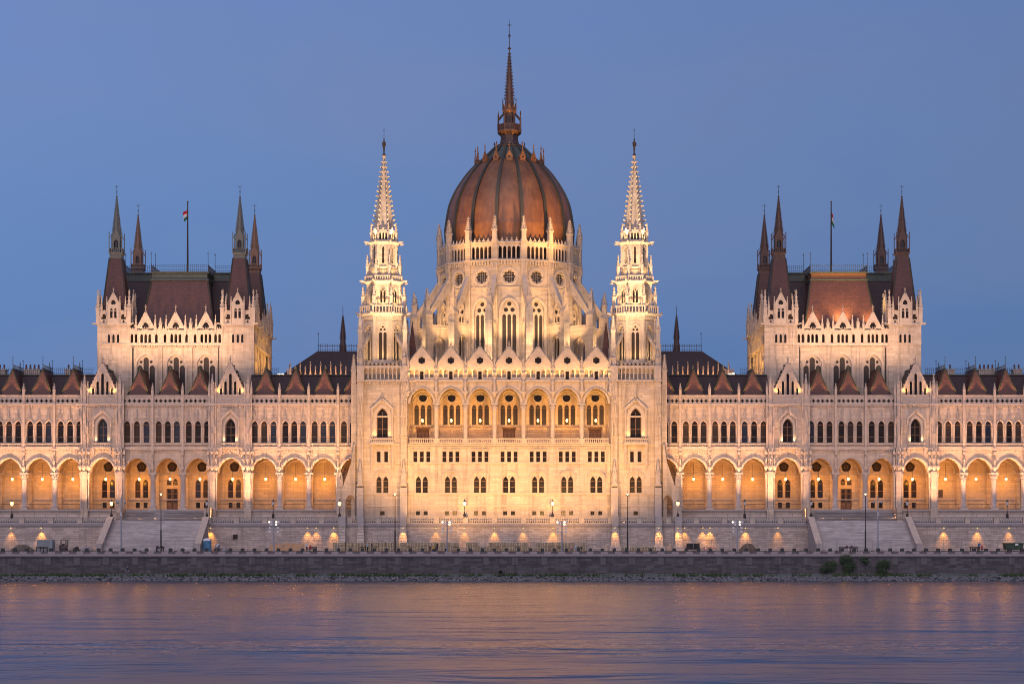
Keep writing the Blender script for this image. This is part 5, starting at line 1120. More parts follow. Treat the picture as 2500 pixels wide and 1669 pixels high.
mast(393, 1203, 'street', 'tall thin black street lamp in front of the left river stairs', 0); mast(964.5, 1203, 'street', 'tall thin black street lamp before the left river tower', 0); mast(1532, 1203, 'street', 'tall thin black street lamp before the right river tower', 0); mast(2113, 1203, 'street', 'tall thin black street lamp in front of the right river stairs', 0)
mast(296, 1211, 'camera', 'grey camera mast with two dome cameras, before the left river stairs', 0); mast(2143, 1210, 'camera', 'grey camera mast with two dome cameras, before the right river stairs', 0)
for px, l_ in ((668.5, 'near the plywood sheets leaning on the wall'), (1091.5, 'before the middle front, nearer the left tower'), (1372, 'before the middle front, nearer the right tower'), (1800, 'near the right sand heap')): mast(px, 0, 'flood', 'grey floodlight mast ' + l_, 0)
# downlights on the retaining wall
def dl(b): b.box(-.16, .16, -.3, 0, -.02, .16, IRON); b.box(-.12, .12, -.28, -.06, -.06, -.021, GLOWW)
DL = [27, 101, 256, 514, 751, 772, 815, 984, 1064, 1134, 1207, 1277, 1350, 1501, 1608, 1655, 1671, 1715, 1733, 1820, 1899, 1974, 2230, 2304, 2386, 2463, -60, 2560]
DLW = {27: 'above the left part of the tarpaulin heap', 101: 'above the site container', 256: 'tucked against the left stairs from the left', 514: 'above the portable toilet', 751: 'left of three above the plywood sheets', 772: 'middle of three right of the plywood sheets', 815: 'beside the rough block left of the middle front', 984: 'on the tapered buttress below the left tower',
       1064: 'leftmost of five below the middle front', 1134: 'second of five below the middle front', 1207: 'third of five below the middle front', 1277: 'fourth of five below the middle front', 1350: 'rightmost of five below the middle front', 1501: 'on the inner tapered buttress below the right tower', 1608: 'on the outer tapered buttress below the right tower', 1655: 'on the rough buttress by the right passage',
       1671: 'just right of the rough right buttress', 1715: 'middle of three above the bicycles', 1733: 'brightest, right of the bicycles', 1820: 'above the bare sand heap', 1899: 'midway between sand heap and right stairs', 1974: 'tucked against the right stairs from the left', 2230: 'tucked against the right stairs from the right', 2304: 'first clear one right of the right stairs', 2386: 'above the person in blue', 2463: 'above the green skip'}
for k, px in enumerate(DL):
    if not -30 < px < 2540: continue
    butt = px in (984, 1501, 1608, 1655); yy = YR - (1.15 if butt else .2); x = X(px, yy); zz = ZT0 - .25
    o = put('wall_downlight', cached('wall_downlight', dl), None, (x, yy, zz)); tag(o, 'small wall downlight under the terrace coping, ' + DLW[px], 'wall lamp', 'downlights on the retaining wall')
    spot((x, yy - .6, zz - .05), (x, yy + .1, zz - 2.8), 1500 if px in (101, 256, 514, 815, 1733, 1974) else 1000 * random.uniform(.6, 1.25), 62, (1, .40, .06), 1, .05)
# ---- floodlights of the facades (some fittings hidden behind balustrade, cornices and galleries; quay washes and fill added)
A_ = (1, .47, .21)
for s in (-1, 1):
    for x in range(36, 120, 8): strip((s * x, -4.2, TER + .4), (s * x, -.6, 26), 1500, 7.0, .4, A_, 62)
    for x in (44, 60, 78, 98): spot((s * x, -36.3, 8), (s * x, 0, 25), 16000, 56, (1, .50, .25), r=.5)  # added wash for the wings, hung over the quay mostly without masts
    # middle block and tower: strong wash from below
    for q in (-1, 1): spot((s * 25.4 + q * 2.4, -7.6, ZTB + .2), (s * 25.4 + q * 1.6, -5.9, 22), 2600, 100, WARM2, r=.3)
    for x in (3.0, 8.8, 14.6, 19.5): spot((s * x, -9.2, TER + .3), (s * x * .98, -6, 18), 1500 if x == 8.8 else 750, 115, WARM2, r=.3)
    for x in (2.9, 8.7, 14.5): strip((s * x, -7.5, Z(1086, -6) - .2), (s * x, -6, 33), 0.001, .2)
    # wash from over the quay: middle pair at the masts, tower pair added
    spot((s * 25.4, -36, 7.5), (s * 25.4, -6, 25), 56000, 66, WARM2, r=.5)
    spot((s * 10, -36, 7.5), (s * 9.5, -6, 20), 64000, 80, WARM2, r=.5)
    cx = s * 25.4
    for q in range(8):
        t = q * PI / 4; u = (math.sin(t), -math.cos(t))
        if u[1] > .1: continue
        for a_, zz, w, up in ((5.6, Z(893, -5), 850, 7), (4.3, Z(752, -5), 380, 5), (3.5, Z(674, -4), 220, 4), (2.9, Z(588, -3), 150, 3)):
            spot((cx + u[0] * a_ , -.9 + u[1] * a_, zz + .4), (cx + u[0] * (a_ - 1.4), -.9 + u[1] * (a_ - 1.4), zz + up), w, 120, (1, .60, .22), r=.15)
    spot((cx * .7, -36, 8), (cx, -1, 74), 620000, 32, (1, .62, .30), r=.4)  # added flood for the spire, over the quay without a mast
    for q in (-1, 1): spot((cx + q * 2.0, -3.6, Z(585, -3)), (cx + q * .3, -1.3, Z(430, -1)), 2400, 60, (1, .62, .30), r=.1)
    # pavilion windows: two small uplights each
    for i in PAV:
        c = s * (D[i] + D[i + 1]) / 2
        for q in (-1, 1): spot((c + q * 1.35, -1.0, ZW + .1), (c + q * .9, -.5, ZW + 3.5), 260, 80, (1, .62, .25), r=.05)
    for q in (-1, 1): spot((cx + q * 1.6, -6.6, Z(1070, -6)), (cx + q * 1.0, -5.9, Z(1020, -6)), 420, 80, WARM2, r=.05)
    # halls
    hx = s * 69.55
    for q in (-11, -4, 4, 11): spot((hx + q, -.5, 39.2), (hx + q, 10.3, 49), 7000 if s < 0 else 5800, 120, (1, .55, .28), r=.3)
    for yy in (16, 24, 32): spot((s * 48.0, yy, 37.2), (s * 53.4, yy, 42), 3600, 120, (1, .48, .10), r=.3)
    strip((s * 40, -20, 8), (s * 60, 0, 60), 0.001, .2)
# gables over the loggia: two uplights at each foot
for a in AX:
    for q in (-1, 1): spot((a + q * 2.1, -7.3, Z(932, -6) + .5), (a + q * 1.0, -6.0, Z(932, -6) + 5), 900, 100, WARM2, r=.08)
# right-hand hall roof is lit by its own floodlights
for q, w in ((-6.2, 5000), (0.2, 15000), (6.6, 7000)): spot((69.55 + q, 10.9, Z(797, 11)), (69.55 + q * .9, 13.2, Z(797, 11) + 5), w, 95, (1, .58, .18), r=.15)
# drum and dome
for x in (-14.6, -8.75, -2.92, 2.92, 8.75, 14.6): spot((x, -1.5, 38.3), (x * .9, 7 + x * x * .018, 45.5), 2100, 125, (1, .58, .24), r=.3)  # added fill behind the gables to brighten the drum foot
for q in range(-3, 4):
    t = q * PI / 8; u = (math.sin(t), -math.cos(t))
    spot((u[0] * 19, DY + u[1] * 19, 42.2), (u[0] * 15, DY + u[1] * 15, 55), 6500, 110, (1, .55, .22), r=.3)
for q in range(-4, 4):
    t = (q + .5) * PI / 8; u = (math.sin(t), -math.cos(t))
    spot((u[0] * 24.5, DY + u[1] * 24.5, 40.5), (u[0] * 17, DY + u[1] * 17, 56), 2600, 80, (1, .60, .25), r=.3)
spot((-18.6, -6, 49), (-3, 14, 58), 13000, 55, WARM2, r=.4); spot((18.6, -6, 49), (3, 14, 58), 13000, 55, WARM2, r=.4)
spot((19.0, -5, 50.5), (4, 14, 75), 88000, 42, (1, .48, .13), r=.4); spot((-19.0, -5, 50.5), (-4, 14, 75), 52000, 42, (1, .48, .13), r=.4)
spot((6, 2, 68), (0, DY, 96), 14000, 36, (1, .56, .24), r=.3)
# roof floodlights seen lit
for px, py, y in ((681, 914, 9), (690, 914, 9), (1782, 914, 9), (1790, 913, 9), (1813, 916, 9)):
    x = X(px, y); zz = Z(py, y); g = MB(Matrix.Translation((x, y, zz))); g.box(-.3, .3, 0, .35, -.22, .22, IRON); g.box(-.26, .26, -.03, -.003, -.19, .19, GLOWW); g.box(-.05, .05, .1, .2, -1.0, -.22, IRON)
    o = wput('roof_floodlight', g); tag(o, 'small lit floodlight on the %s wing roof, %s' % ('left' if px < 1000 else 'right', {681: 'left one of the pair', 690: 'right one of the pair', 1782: 'leftmost of three', 1790: 'middle of three', 1813: 'rightmost of three'}[px]), 'floodlight', 'floodlights on the wing roofs')

# ================================================================ THINGS ON THE QUAY
def simple(name, label, cat, group, mesh, x, y, z=0, rz=0):
    o = put(name, mesh, None, (x, y, z), rz); return tag(o, label, cat, group)
CONC = mat('dark_concrete_block', (.045, .05, .055), .9, noise=.5, nscale=3)
def cube_m(b):
    b.lathe(0, 0, [(.42, 0), (.44, .04), (.44, .58), (.40, .62)], 4, CONC, rot=PI / 4); b.lathe(0, 0, [(.06, .6), (.06, .68)], 6, IRON)
def zone(px):
    for lim, w in ((70, 'before the tarpaulin heap'), (150, 'before the container'), (250, 'before the rubble left of the left stairs'), (400, 'before the left part of the left stairs'), (500, 'before the right part of the left stairs'), (640, 'right of the portable toilet'), (745, 'before the plywood sheets'), (870, 'before the left end of the pallet stack'), (1000, 'below the left river tower'),
                   (1130, 'below the left half of the middle front'), (1240, 'below the centre of the dome'), (1365, 'left of the right middle floodlight mast'), (1500, 'right of the right middle floodlight mast'), (1620, 'below the right river tower'), (1750, 'by the bicycles'), (1870, 'before the bare sand heap'), (1985, 'left of the right stairs'), (2110, 'before the left part of the right stairs'), (2245, 'before the right part of the right stairs'), (2400, 'between right stairs and green skip'), (9999, 'by the green skip')):
        if px < lim: return w
for i in range(-2, 87):
    px = 6.5 + 29.28 * i; x = X(px, -35.2)
    if any(abs(px - q) < 9 for q in (102, 393, 1018, 2390, 2070)): continue
    simple('concrete_bollard', 'squat dark concrete bollard ' + zone(px), 'bollard', 'concrete bollards along the quay edge', cached('bollard', cube_m), x, -35.2)
# stone pallets wrapped in pale film
PS = mat('pallet_stone', (.36, .30, .18), .85, noise=.5, nscale=2.5, col2=(.22, .18, .11), brick=(.42, .2, .03, (.10, .08, .05), .3), bump=.5)
FILM = mat('pale_wrap', (.62, .60, .55), .45, noise=.4, nscale=4); PW = mat('pallet_wood', (.30, .20, .11), .8, noise=.4, nscale=4)
def pallet_m(b):
    for q in (-.5, 0, .5): b.box(-.58, .58, q - .06, q + .06, .0, .09, PW)
    for j in range(5): b.box(-.6, .6, -.52 + j * .25, -.40 + j * .25, .09, .12, PW)
    b.box(-.55, .55, -.5, .5, .12, .80, PS)
    for q in (-.3, .3): b.box(q - .03, q + .03, -.515, .515, .11, .815, FILM)
    b.box(-.5, .42, -.45, .3, .801, .83, FILM)
lab2 = {0: 'wrapped stone pallet in the lower layer', 1: 'wrapped stone pallet in the upper layer', 2: 'wrapped stone pallet in the single low row'}
runs = [(813, 1116, 2), (1138, 1166, 2), (1192, 1288, 2), (1309, 1400, 2), (1418, 1430, 2), (1521, 1594, 1), (1168, 1188, 1), (1290, 1306, 1), (1402, 1414, 1)]
for a, b_, h in runs:
    px = a
    while px < b_:
        x = X(px + 7.5, -15.5)
        for k in range(h): simple('stone_pallet', (lab2[k] if (h == 2 or a < 1500) else lab2[2]) + ' ' + zone(px), 'pallet', ('stone pallets in the upper layer' if k else 'stone pallets in the lower layer') if (h == 2 or a < 1500) else 'stone pallets in the low row', cached('stone_pallet', pallet_m), x + random.uniform(-.05, .05), -15.5 + random.uniform(-.15, .15), k * .85, random.uniform(-.05, .05))
        px += 16.2
# site fence panels
MESHY = mat('fence_wire', (.22, .23, .25), .5, metal=.4)
def panel(b):
    for q in (-1.72, 1.72): b.box(q - .03, q + .03, -.03, .03, 0, 2.15, MESHY)
    for zz in (.12, 2.08): b.box(-1.7, 1.7, -.02, .02, zz - .02, zz + .02, MESHY)
    for j in range(1, 14): b.box(-1.7 + j * .243 - .006, -1.7 + j * .243 + .006, -.006, .006, .12, 2.08, MESHY)
    b.box(-1.95, -1.5, -.35, .35, 0, .12, CONC)
for k in range(-1, 60):
    px = 15 + 43.6 * k
    if 800 < px < 1430 or px > 2560 or 1500 < px < 1600: continue
    simple('site_fence_panel', 'thin wire mesh fence panel ' + zone(px), 'fence panel', 'wire fence panels along the building site', cached('fence_panel', panel), X(px, -22.4), -22.4 if not 0 else 0)
# shipping container, forklift, heaps, toilet, boards, skip, mixer
def at(px, y): return X(px, y)
C1 = mat('container_blue_grey', (.24, .29, .34), .55, noise=.3, nscale=2, stain=.3); RUBB = mat('black_rubber', (.015, .015, .015), .9); TARP = mat('olive_tarpaulin', (.11, .095, .07), .8, noise=.5, nscale=.8, bump=.6)
x = at(112, -17.5); o = thing('site_container', 'blue grey corrugated steel site container beside the forklift', 'container', (x, -17.5, 0)); g = MB(); g.box(x - 1.5, x + 1.5, -18.6, -16.4, .12, 2.1, C1)
for j in range(14): g.box(x - 1.45 + j * .215, x - 1.34 + j * .215, -18.67, -18.601, .2, 2.0, C1)
g.box(x - 1.56, x + 1.56, -18.7, -16.3, 2.1, 2.2, C1); g.box(x - 1.56, x + 1.56, -18.7, -16.3, 0, .118, C1); wput('body', g, o)
g = MB(); 
for q in (-1.3, -.1): g.box(x + 1.501, x + 1.56, -18.5 + (q + 1.3), -17.6 + (q + 1.3) * .9, .2, 2.0, C1)
wput('door', g, o)
FK = mat('dark_forklift_paint', (.06, .03, .03), .5); x = at(156, -17.5); o = thing('forklift', 'small dark forklift truck parked between container and rubble', 'forklift', (x, -17.5, 0))
g = MB(); g.box(x - .75, x + .5, -18.0, -17.0, .35, .95, FK); g.box(x - .9, x - .4, -17.9, -17.1, .4, 1.15, FK); wput('body', g, o)
g = MB()
for a, b2 in ((-.6, -18), (.4, -18), (-.6, -17), (.4, -17)): g.bar((x + a, b2, .95), (x + a + .08, b2, 2.1), .08, FK)
g.box(x - .6, x + .6, -18.05, -16.95, 2.1, 2.18, FK); g.box(x - .3, x + .1, -17.7, -17.3, .95, 1.45, RUBB); wput('cab', g, o)
for a in (-.5, .35):
    for b2 in (-18.05, -17.15): g = MB(Matrix.Translation((x + a, b2, .28)) @ Matrix.Rotation(PI / 2, 4, 'X')); g.lathe(0, 0, [(.28, -.1), (.28, .1)], 12, RUBB); wput('wheel', g, o)
g = MB(); g.box(x + .62, x + .72, -17.9, -17.8, .1, 2.2, IRON); g.box(x + .62, x + .72, -17.2, -17.1, .1, 2.2, IRON); g.box(x + .72, x + 1.5, -17.85, -17.7, .1, .16, IRON); g.box(x + .72, x + 1.5, -17.3, -17.15, .1, .16, IRON); g.box(x + .6, x + .75, -17.9, -17.1, 1.0, 1.15, IRON); wput('mast', g, o)
def heap(px, w, h, y, m, label, name='sand_heap', cat='heap'):
    g = MB(); R1 = random.Random(px); n = 18; x = at(px, y); vs = []; K = 5
    for k in range(K):
        f = k / K
        for i in range(n): a = 2 * PI * i / n; r = (1 - f) ** .8 * (1 + .12 * math.sin(3 * a + px) + R1.uniform(-.05, .05)); vs.append((x + w / 2 * r * math.cos(a) + f * .2, y + 1.3 * r * math.sin(a), h * (math.sin(f * PI / 2)) * (1 + R1.uniform(-.04, .04))))
    vs.append((x + .2, y, h)); g.add(vs, [(k * n + i, k * n + (i + 1) % n, (k + 1) * n + (i + 1) % n, (k + 1) * n + i) for k in range(K - 1) for i in range(n)] + [((K - 1) * n + i, (K - 1) * n + (i + 1) % n, K * n) for i in range(n)] + [tuple(range(n))[::-1]], m, True); o = wput(name, g); tag(o, label, cat)
heap(52, 4.9, 1.25, -17, TARP, 'sand heap under an olive tarpaulin left of the container'); heap(1826, 3.6, 1.5, -17, mat('dark_sand', (.13, .10, .07), .95, noise=.5, nscale=2), 'bare dark sand heap before the right retaining wall')
DEB = mat('rubble_grey', (.3, .3, .32), .9, noise=.6, nscale=2.5, col2=(.08, .08, .1)); 
heap(208, 2.8, .8, -17, DEB, 'low heap of grey rubble and bags right of the forklift', 'rubble_heap'); heap(186, 1.4, .9, -18, RUBB, 'small black heap of bagged waste beside the forklift', 'rubble_heap'); heap(545, 2.2, .75, -17, DEB, 'low grey rubble heap right of the portable toilet', 'rubble_heap')
BL = mat('toilet_blue', (.02, .16, .32), .5); WH = mat('toilet_white', (.62, .66, .7), .5); x = at(506, -19.5); o = thing('portable_toilet', 'blue portable toilet with a white domed roof', 'toilet', (x, -19.5, 0))
g = MB(); g.box(x - .68, x + .68, -20.1, -18.9, 0, 2.0, BL); 
for q in (-.5, -.25, .25, .5): g.box(x + q - .03, x + q + .03, -20.13, -20.101, .1, 1.9, BL)
wput('cabin', g, o); g = MB(); g.lathe(x, -19.5, [(.98, 2.0), (.98, 2.1), (.8, 2.35), (.3, 2.5)], 4, WH, rot=PI / 4); wput('roof', g, o); g = MB(); g.box(x - .4, x + .4, -20.17, -20.131, .15, 1.85, BL); g.box(x + .22, x + .3, -20.2, -20.171, 1.0, 1.15, WH); wput('door', g, o)
x = at(531, -18.5); o = thing('cement_mixer', 'small cement mixer standing right of the portable toilet', 'mixer', (x, -18.5, 0)); g = MB(Matrix.Translation((x, -18.5, .95)) @ Matrix.Rotation(math.radians(40), 4, 'Y')); g.lathe(0, 0, [(.2, -.5), (.48, -.3), (.48, .1), (.25, .55)], 12, GALV); wput('drum', g, o)
g = MB(); g.bar((x - .5, -18.5, 0), (x, -18.5, .9), .08, FK); g.bar((x + .5, -18.5, 0), (x, -18.5, .9), .08, FK); g.bar((x, -18, 0), (x, -18.5, .9), .08, FK); wput('frame', g, o); g = MB(Matrix.Translation((x - .45, -18.5, .25)) @ Matrix.Rotation(PI / 2, 4, 'X')); g.lathe(0, 0, [(.24, -.05), (.24, .05)], 10, RUBB); wput('wheel', g, o)
PLY = mat('plywood_sheet', (.48, .30, .17), .8, noise=.4, nscale=2.5)
for px, w_, h_, l_ in ((675, 2.7, 1.35, 'plywood sheet leaning on the wall, left of three'), (703, 1.9, 1.6, 'tallest plywood sheet, middle of three at the wall'), (728, 2.2, 1.45, 'plywood sheet leaning on the wall, right of three')):
    x = at(px, -14); g = MB(Matrix.Translation((x, -14, 0)) @ Matrix.Rotation(math.radians(-12), 4, 'X')); g.box(-w_ / 2, w_ / 2, 0, .12, .02, h_, PLY)
    for q in (-.4, 0, .4): g.box(q * w_ - .04, q * w_ + .04, -.05, -.003, .02, h_, PLY)
    o = wput('plywood_sheet', g); tag(o, l_, 'board', 'plywood sheets at the retaining wall')
for px, w_, h_, l_ in ((1692, 2.6, 1.5, 'dark site hut panel leaning at the wall by the bicycles'), ):
    x = at(px, -14); g = MB(Matrix.Translation((x, -14, 0))); g.box(-w_ / 2, w_ / 2, 0, .2, .3, h_, RUBB); g.box(-w_ / 2, -w_ / 2 + .1, -.1, .3, 0, h_, IRON); g.box(w_ / 2 - .1, w_ / 2, -.1, .3, 0, h_, IRON); o = wput('hoarding', g); tag(o, l_, 'board')
GS = mat('skip_green', (.025, .065, .04), .6, noise=.4, nscale=2); x = at(2473, -28); o = thing('waste_skip', 'big dark green waste skip with sloping ends at the far right', 'skip', (x, -28, 0)); g = MB()
pr = [(-1.55, .25), (1.55, .25), (1.75, 1.6), (-1.75, 1.6)]; g.plate([(x + a, b2) for a, b2 in pr], [], -29.1, -27.2, GS)
for q in (-1.3, -.6, 0, .6, 1.3): g.box(x + q - .05, x + q + .05, -29.2, -29.103, .3, 1.5, GS)
g.box(x - 1.8, x + 1.8, -29.25, -27.1, 1.5, 1.62, GS); wput('hopper', g, o); g = MB(); g.box(x + .1, x + .7, -29.27, -29.253, 1.15, 1.5, WH); wput('sign_plate', g, o); 
for q in (-1.2, 1.2): g = MB(Matrix.Translation((x + q, -28.9, .14)) @ Matrix.Rotation(PI / 2, 4, 'X')); g.lathe(0, 0, [(.13, -.06), (.13, .06)], 10, RUBB); wput('wheel', g, o)
# benches
BW = mat('dark_bench_wood', (.05, .04, .035), .7)
def bench_parts(x, y, label, gr='benches on the quay'):
    o = thing('park_bench', label, 'bench', (x, y, 0), gr)
    put('seat', cached('bench_seat', lambda b: [b.box(-.8, .8, -.45 + j * .15, -.33 + j * .15, .42, .46, BW) for j in range(3)]), o, (x, y, 0)); put('backrest', cached('bench_back', lambda b: [b.box(-.8, .8, .02, .06, .55 + j * .14, .66 + j * .14, BW) for j in range(3)]), o, (x, y, 0))
    for q in (-.65, .65): put('leg', cached('bench_leg', lambda b: (b.box(-.05, .05, -.42, .06, 0, .42, IRON), b.box(-.05, .05, .06, .12, 0, .95, IRON))), o, (x + q, y, 0))
for px, l_ in ((98, 'dark empty bench on the quay below the container'), (107, 'dark bench beside the one below the container'), (1023, 0), (391, 'dark bench where two people sit at the left stairs'), (764, 'dark bench by the couple near the plywood sheets'), (1412, 'dark bench beside the two seated people right of the middle'),
               (2058, 'dark bench left of the couple sitting at the right stairs'), (2084, 'dark bench right of the couple sitting at the right stairs'), (2378, 'dark bench beside the person in blue at the right')):
    if l_: bench_parts(at(px, -34.5), -34.5, l_)
# bicycles by the right-hand wall
PK = mat('bicycle_pink', (.30, .05, .12), .4)
def bike(x, y, label, rz=0, m=PK):
    o = thing('bicycle', label, 'bicycle', (x, y, 0), 'bicycles leaning near the right tower')
    for q in (-.52, .52):
        g = MB(Matrix.Translation((x + q, y, .34))); g.plate(disc(0, 0, .34, 18), [disc(0, 0, .30, 18)], -.02, .02, RUBB)
        for a in range(6): g.bar((0, 0, 0), (.3 * math.cos(a * PI / 3), 0, .3 * math.sin(a * PI / 3)), .012, GALV)
        wput('wheel', g, o)
    g = MB(); P_ = lambda a, b2: (x + a, y, b2)
    for a, b2 in ((P_(-.52, .34), P_(-.08, .3)), (P_(-.08, .3), P_(-.2, .85)), (P_(-.2, .8), P_(.36, .82)), (P_(-.08, .3), P_(.38, .7)), (P_(-.52, .34), P_(-.2, .8)), (P_(.52, .34), P_(.34, .98))): g.bar(a, b2, .05, m)
    wput('frame', g, o); g = MB(); g.box(x - .34, x - .08, y - .06, y + .06, .85, .92, RUBB); wput('saddle', g, o); g = MB(); g.bar((x + .3, y - .28, 1.02), (x + .3, y + .28, 1.02), .04, IRON); wput('handlebar', g, o)
bike(at(1700, -33), -33, 'dark bicycle, leftmost of the three near the right tower', m=RUBB); bike(at(1722, -33), -33, 'pink bicycle, middle of the three near the right tower'); bike(at(1737, -33.6), -33.6, 'pink bicycle, rightmost of the three near the right tower')
# shrubs hanging from the quay wall
LF = mat('shrub_leaf', (.022, .048, .018), .7, noise=.5, nscale=3, col2=(.015, .035, .015))
for k, (px, py, rw, rh, l_) in enumerate(((2022, 1383, 2.1, 1.1, 'broad leafy shrub growing from the quay wall, leftmost'), (2070, 1377, 1.6, 1.9, 'tallest leafy shrub growing from the quay wall'), (2112, 1366, 1.0, .7, 'smallest leafy shrub high on the quay wall'), (2156, 1381, 1.7, 1.5, 'leafy shrub growing from the quay wall, rightmost'), (2068, 1400, .9, .6, 'low green tuft at the foot of the tallest shrub'))):
    y = YQ - .5; x = X(px, y); zz = Z(py, y); R2 = random.Random(k); o = thing('wall_shrub', l_, 'shrub', (x, YQ - .25, zz - rh), 'shrubs on the quay wall'); g = MB()
    for j in range(int(900 * rw * rh)):
        cl = R2.randrange(7); ca = cl * 2.4 + k; px_ = x + rw * .5 * math.cos(ca) * (cl / 7 + .3) + R2.gauss(0, rw * .17); pz = zz + rh * .55 * math.sin(ca * 1.7) + R2.gauss(0, rh * .19); py_ = y - abs(R2.gauss(0, .35)) + .1; r = R2.uniform(.05, .13); an = R2.random() * PI; ti = R2.uniform(-1, 1)
        g.add([(px_ - r * math.cos(an), py_ - r * math.sin(an) * ti, pz), (px_, py_ - .05, pz - r), (px_ + r * math.cos(an), py_ + r * math.sin(an) * ti, pz + r * .3), (px_, py_ + .04, pz + r)], [(0, 1, 2, 3)], LF)
    wput('crown', g, o); g = MB(); 
    for a in (-.5, -.15, .2, .55): g.bar((x + a * .2, YQ - .2, zz - rh * .4), (x + a * rw, y - .25, zz + rh * .5 * (1 - abs(a))), .06, WOOD)
    wput('trunk', g, o)
g = MB(Matrix.Translation((X(1222, YQ - 1), YQ - 1.3, -3.75)) @ Matrix.Rotation(PI / 2, 4, 'X')); g.lathe(0, 0, [(.55, -.7), (.55, .25), (.42, .25), (.42, -.6)], 16, SLIME, cap=False); g.lathe(0, 0, [(.42, -.3), (.42, -.25)], 16, VOID); o = wput('drain_pipe', g); tag(o, 'dark round drain mouth at the foot of the quay wall', 'drain')
g = MB(); x, y = X(575, YR), YR - .1; g.box(x - .5, x + .4, y - .1, y + .09, Z(1309, YR) - .4, Z(1309, YR) + .4, VOID); g.box(x - .6, x + .1, y - .13, y - .1, Z(1309, YR) - .5, Z(1309, YR) - .4, WOOD); o = wput('wall_opening', g, RW[1])

# ---------------------------------------------------------------- people
SKIN = mat('skin', (.45, .27, .2), .6); HAIRM = mat('dark_hair', (.03, .02, .015), .6); SHOE = mat('dark_shoe', (.02, .02, .02), .7)
DGS = None
def person(x, y, z, pose, shirt, trousers, label, rz=0, h=1.74, hair=HAIRM):
    V = []; E = []; Rr = []
    def v(p, r, par=None, tg=None):
        V.append(p); Rr.append(r)
        if par is not None: E.append((par, len(V) - 1))
        return len(V) - 1
    hip = .93 if pose != 'sit' else .52
    if pose == 'crouch': hip = .42
    lean = .0 if pose != 'crouch' else -.15
    pel = v((0, 0, hip), .135); wa = v((0, -.01 + lean * .3, hip + .18), .125, pel); ch = v((0, lean, hip + .38), .15, wa); nb = v((0, lean, hip + .50), .085, ch); nk = v((0, lean - .01, hip + .58), .055, nb)
    hd = v((0, lean - .03, hip + .68), .082, nk); ht = v((0, lean - .02, hip + .80), .075, hd); v((0, lean - .115, hip + .70), .022, hd)
    limb = {'leg': [], 'arm': [], 'hand': [], 'head': [hd, ht, nk]}
    for q in (-1, 1):
        hj = v((q * .1, 0, hip - .04), .095, pel)
        if pose in ('sit', 'crouch'): kn = v((q * .14, -.42, hip + (.0 if pose == 'sit' else .12)), .068, hj); an = v((q * .14, -.40, .09), .042, kn)
        else: st_ = q * .06 if pose == 'walk' else 0; kn = v((q * .11, -.02 + st_, .5), .066, hj); an = v((q * .12, .02 + st_ * 2.5, .09), .042, kn)
        a = V[an]; v((a[0], a[1] - .14, .04), .036, an)
        sh = v((q * .19, lean, hip + .47), .06, nb)
        if pose == 'photo' : el = v((q * .26, lean - .16, hip + .36), .044, sh); wr = v((q * .1, lean - .38, hip + .58), .03, el)
        elif pose in ('sit', 'crouch'): el = v((q * .25, lean - .06, hip + .22), .044, sh); wr = v((q * .16, lean - .28, hip + .14), .03, el)
        else: el = v((q * .27, lean + .02, hip + .2), .044, sh); wr = v((q * .27, lean - .1, hip - .03), .03, el)
        limb['arm'] += [el]; w = Vector(V[wr]); dr = (w - Vector(V[el])).normalized(); pm = v(tuple(w + dr * .06), .034, wr); sd2 = dr.cross(Vector((0, 1, .2))).normalized()
        for f in range(4): b0 = w + dr * .1 + sd2 * (f - 1.5) * .021; i1 = v(tuple(b0), .010, pm); v(tuple(b0 + dr * (.06, .075, .07, .05)[f] + Vector((0, -.015, -.01))), .008, i1)
        t1 = v(tuple(w + dr * .05 + sd2 * .045), .011, pm); v(tuple(w + dr * .09 + sd2 * .07), .009, t1)
    me = bpy.data.meshes.new('person_skeleton'); me.from_pydata(V, E, []); o = bpy.data.objects.new('tmp_figure', me); COL.objects.link(o)
    md = o.modifiers.new('skin', 'SKIN'); sv = me.skin_vertices[0].data
    for i, r in enumerate(Rr): sv[i].radius = (r, r)
    sv[0].use_root = True
    s2 = o.modifiers.new('sub', 'SUBSURF'); s2.levels = 1; s2.render_levels = 1
    bpy.context.view_layer.update(); dg = bpy.context.evaluated_depsgraph_get(); nm = bpy.data.meshes.new_from_object(o.evaluated_get(dg)); bpy.data.objects.remove(o)
    nm.materials.clear()
    for m in (SKIN, shirt, trousers, SHOE, hair): nm.materials.append(m)
    for p in nm.polygons:
        c = p.center; p.use_smooth = True
        if c.z > hip + .56: p.material_index = 4 if (c.z > hip + .74 or c.y > lean + .01) else 0
        elif c.z < .10: p.material_index = 3
        elif c.z < hip + .03 and abs(c.x) < .21 and (c.y > -.5): p.material_index = 2
        elif any((Vector(V[a]) - c).length < .13 for a in range(len(V)) if Rr[a] <= .034 and Rr[a] != .036 and Rr[a] != .022): p.material_index = 0
        elif pose in ('sit', 'crouch') and c.y < -.12 and c.z < hip + .09: p.material_index = 2
        else: p.material_index = 1
    nm.name = 'person'; pr = put('person', nm, None, (x, y, z), rz); pr.scale = (h / 1.75,) * 3; return tag(pr, label, 'person', 'people on the quay')
cl = lambda n, c: mat(n, c, .85)
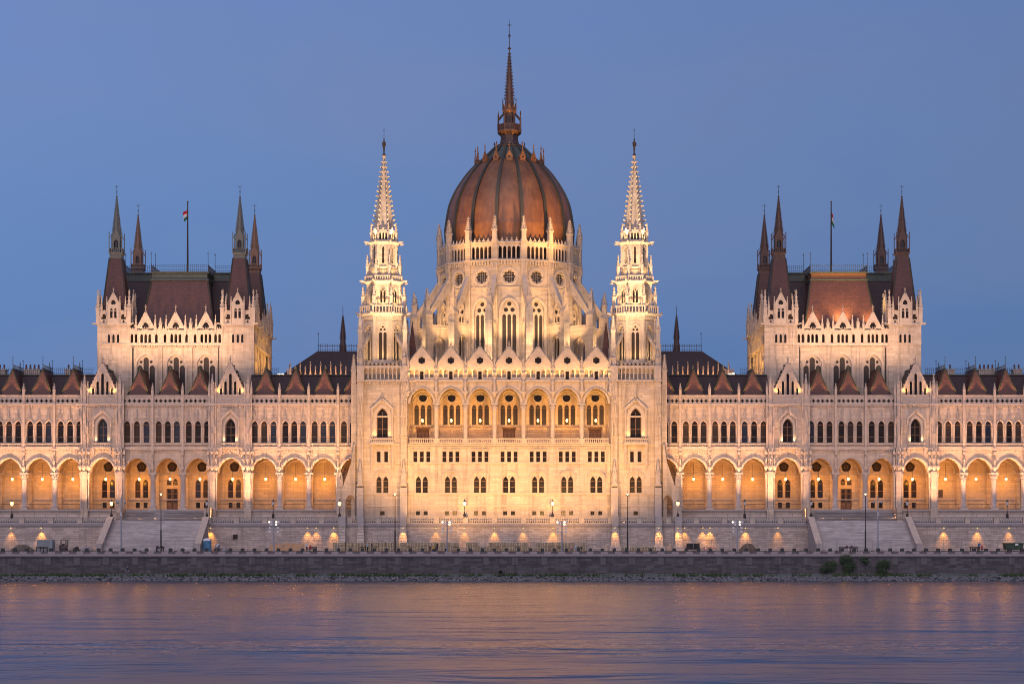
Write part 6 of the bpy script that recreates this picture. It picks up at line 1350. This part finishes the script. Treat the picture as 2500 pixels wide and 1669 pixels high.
NAVY, LBLUE, BLK, YEL, PINKC, WHT, RED, BLUE, GREY, JEAN = cl('navy_cloth', (.02, .03, .07)), cl('pale_blue_cloth', (.35, .45, .6)), cl('black_cloth', (.015, .015, .018)), cl('yellow_cloth', (.5, .33, .05)), cl('pink_cloth', (.5, .28, .26)), cl('white_cloth', (.55, .55, .58)), cl('red_cloth', (.4, .03, .05)), cl('blue_cloth', (.03, .14, .4)), cl('grey_cloth', (.15, .15, .16)), cl('denim_cloth', (.05, .08, .16))
yp = -34.75
person(at(384, yp), yp, 0, 'sit', NAVY, JEAN, 'person in navy jacket sitting left on the bench at the left stairs'); person(at(395, yp), yp, 0, 'sit', BLK, GREY, 'person in black sitting right on the bench at the left stairs')
person(X(311, YQ - 2), YQ - 2.0, -4.35, 'stand', NAVY, GREY, 'person in dark clothes standing on the stones below the quay wall', h=1.8)
person(at(749, -36), -36, 0, 'walk', WHT, BLK, 'person in white top standing near the plywood sheets', rz=.5); person(at(757.5, yp), yp, 0, 'sit', RED, NAVY, 'person in red sitting on the bench near the plywood sheets')
person(at(897, -37), -37, 0, 'photo', LBLUE, BLK, 'person in pale blue shirt standing before the stone pallets', rz=1.2, h=1.72); person(at(908, -37), -37, 0, 'stand', BLK, BLK, 'tall person all in black facing the one in pale blue', rz=-1.2, h=1.85)
person(at(1050, -36.5), -36.5, 0, 'crouch', NAVY, BLK, 'person in navy crouching beside the left floodlight mast of the middle'); person(at(1058, -36), -36, 0, 'crouch', YEL, JEAN, 'person in yellow crouching between two companions'); person(at(1067, -36.8), -36.8, 0, 'photo', BLK, NAVY, 'person in black holding up a camera to photograph friends', rz=1.0)
person(at(1396, yp), yp, 0, 'sit', PINKC, GREY, 'person in pale pink sitting, right of the middle front'); person(at(1405, yp), yp, 0, 'sit', LBLUE, WHT, 'person in pale blue sitting beside the one in pink')
person(at(2068, yp), yp, 0, 'sit', BLK, WHT, 'person in black top and white trousers sitting left at the right stairs'); person(at(2079, yp), yp, 0, 'sit', NAVY, PINKC, 'person in navy sitting right of another at the right stairs')
person(at(2390, -37), -37, 0, 'photo', BLUE, BLK, 'person in blue jacket standing at the far right', rz=.6, h=1.8); person(at(2397, -36.5), -36.5, 0, 'sit', RED, NAVY, 'person in red sitting beside the one in blue jacket')
BENCHB = None
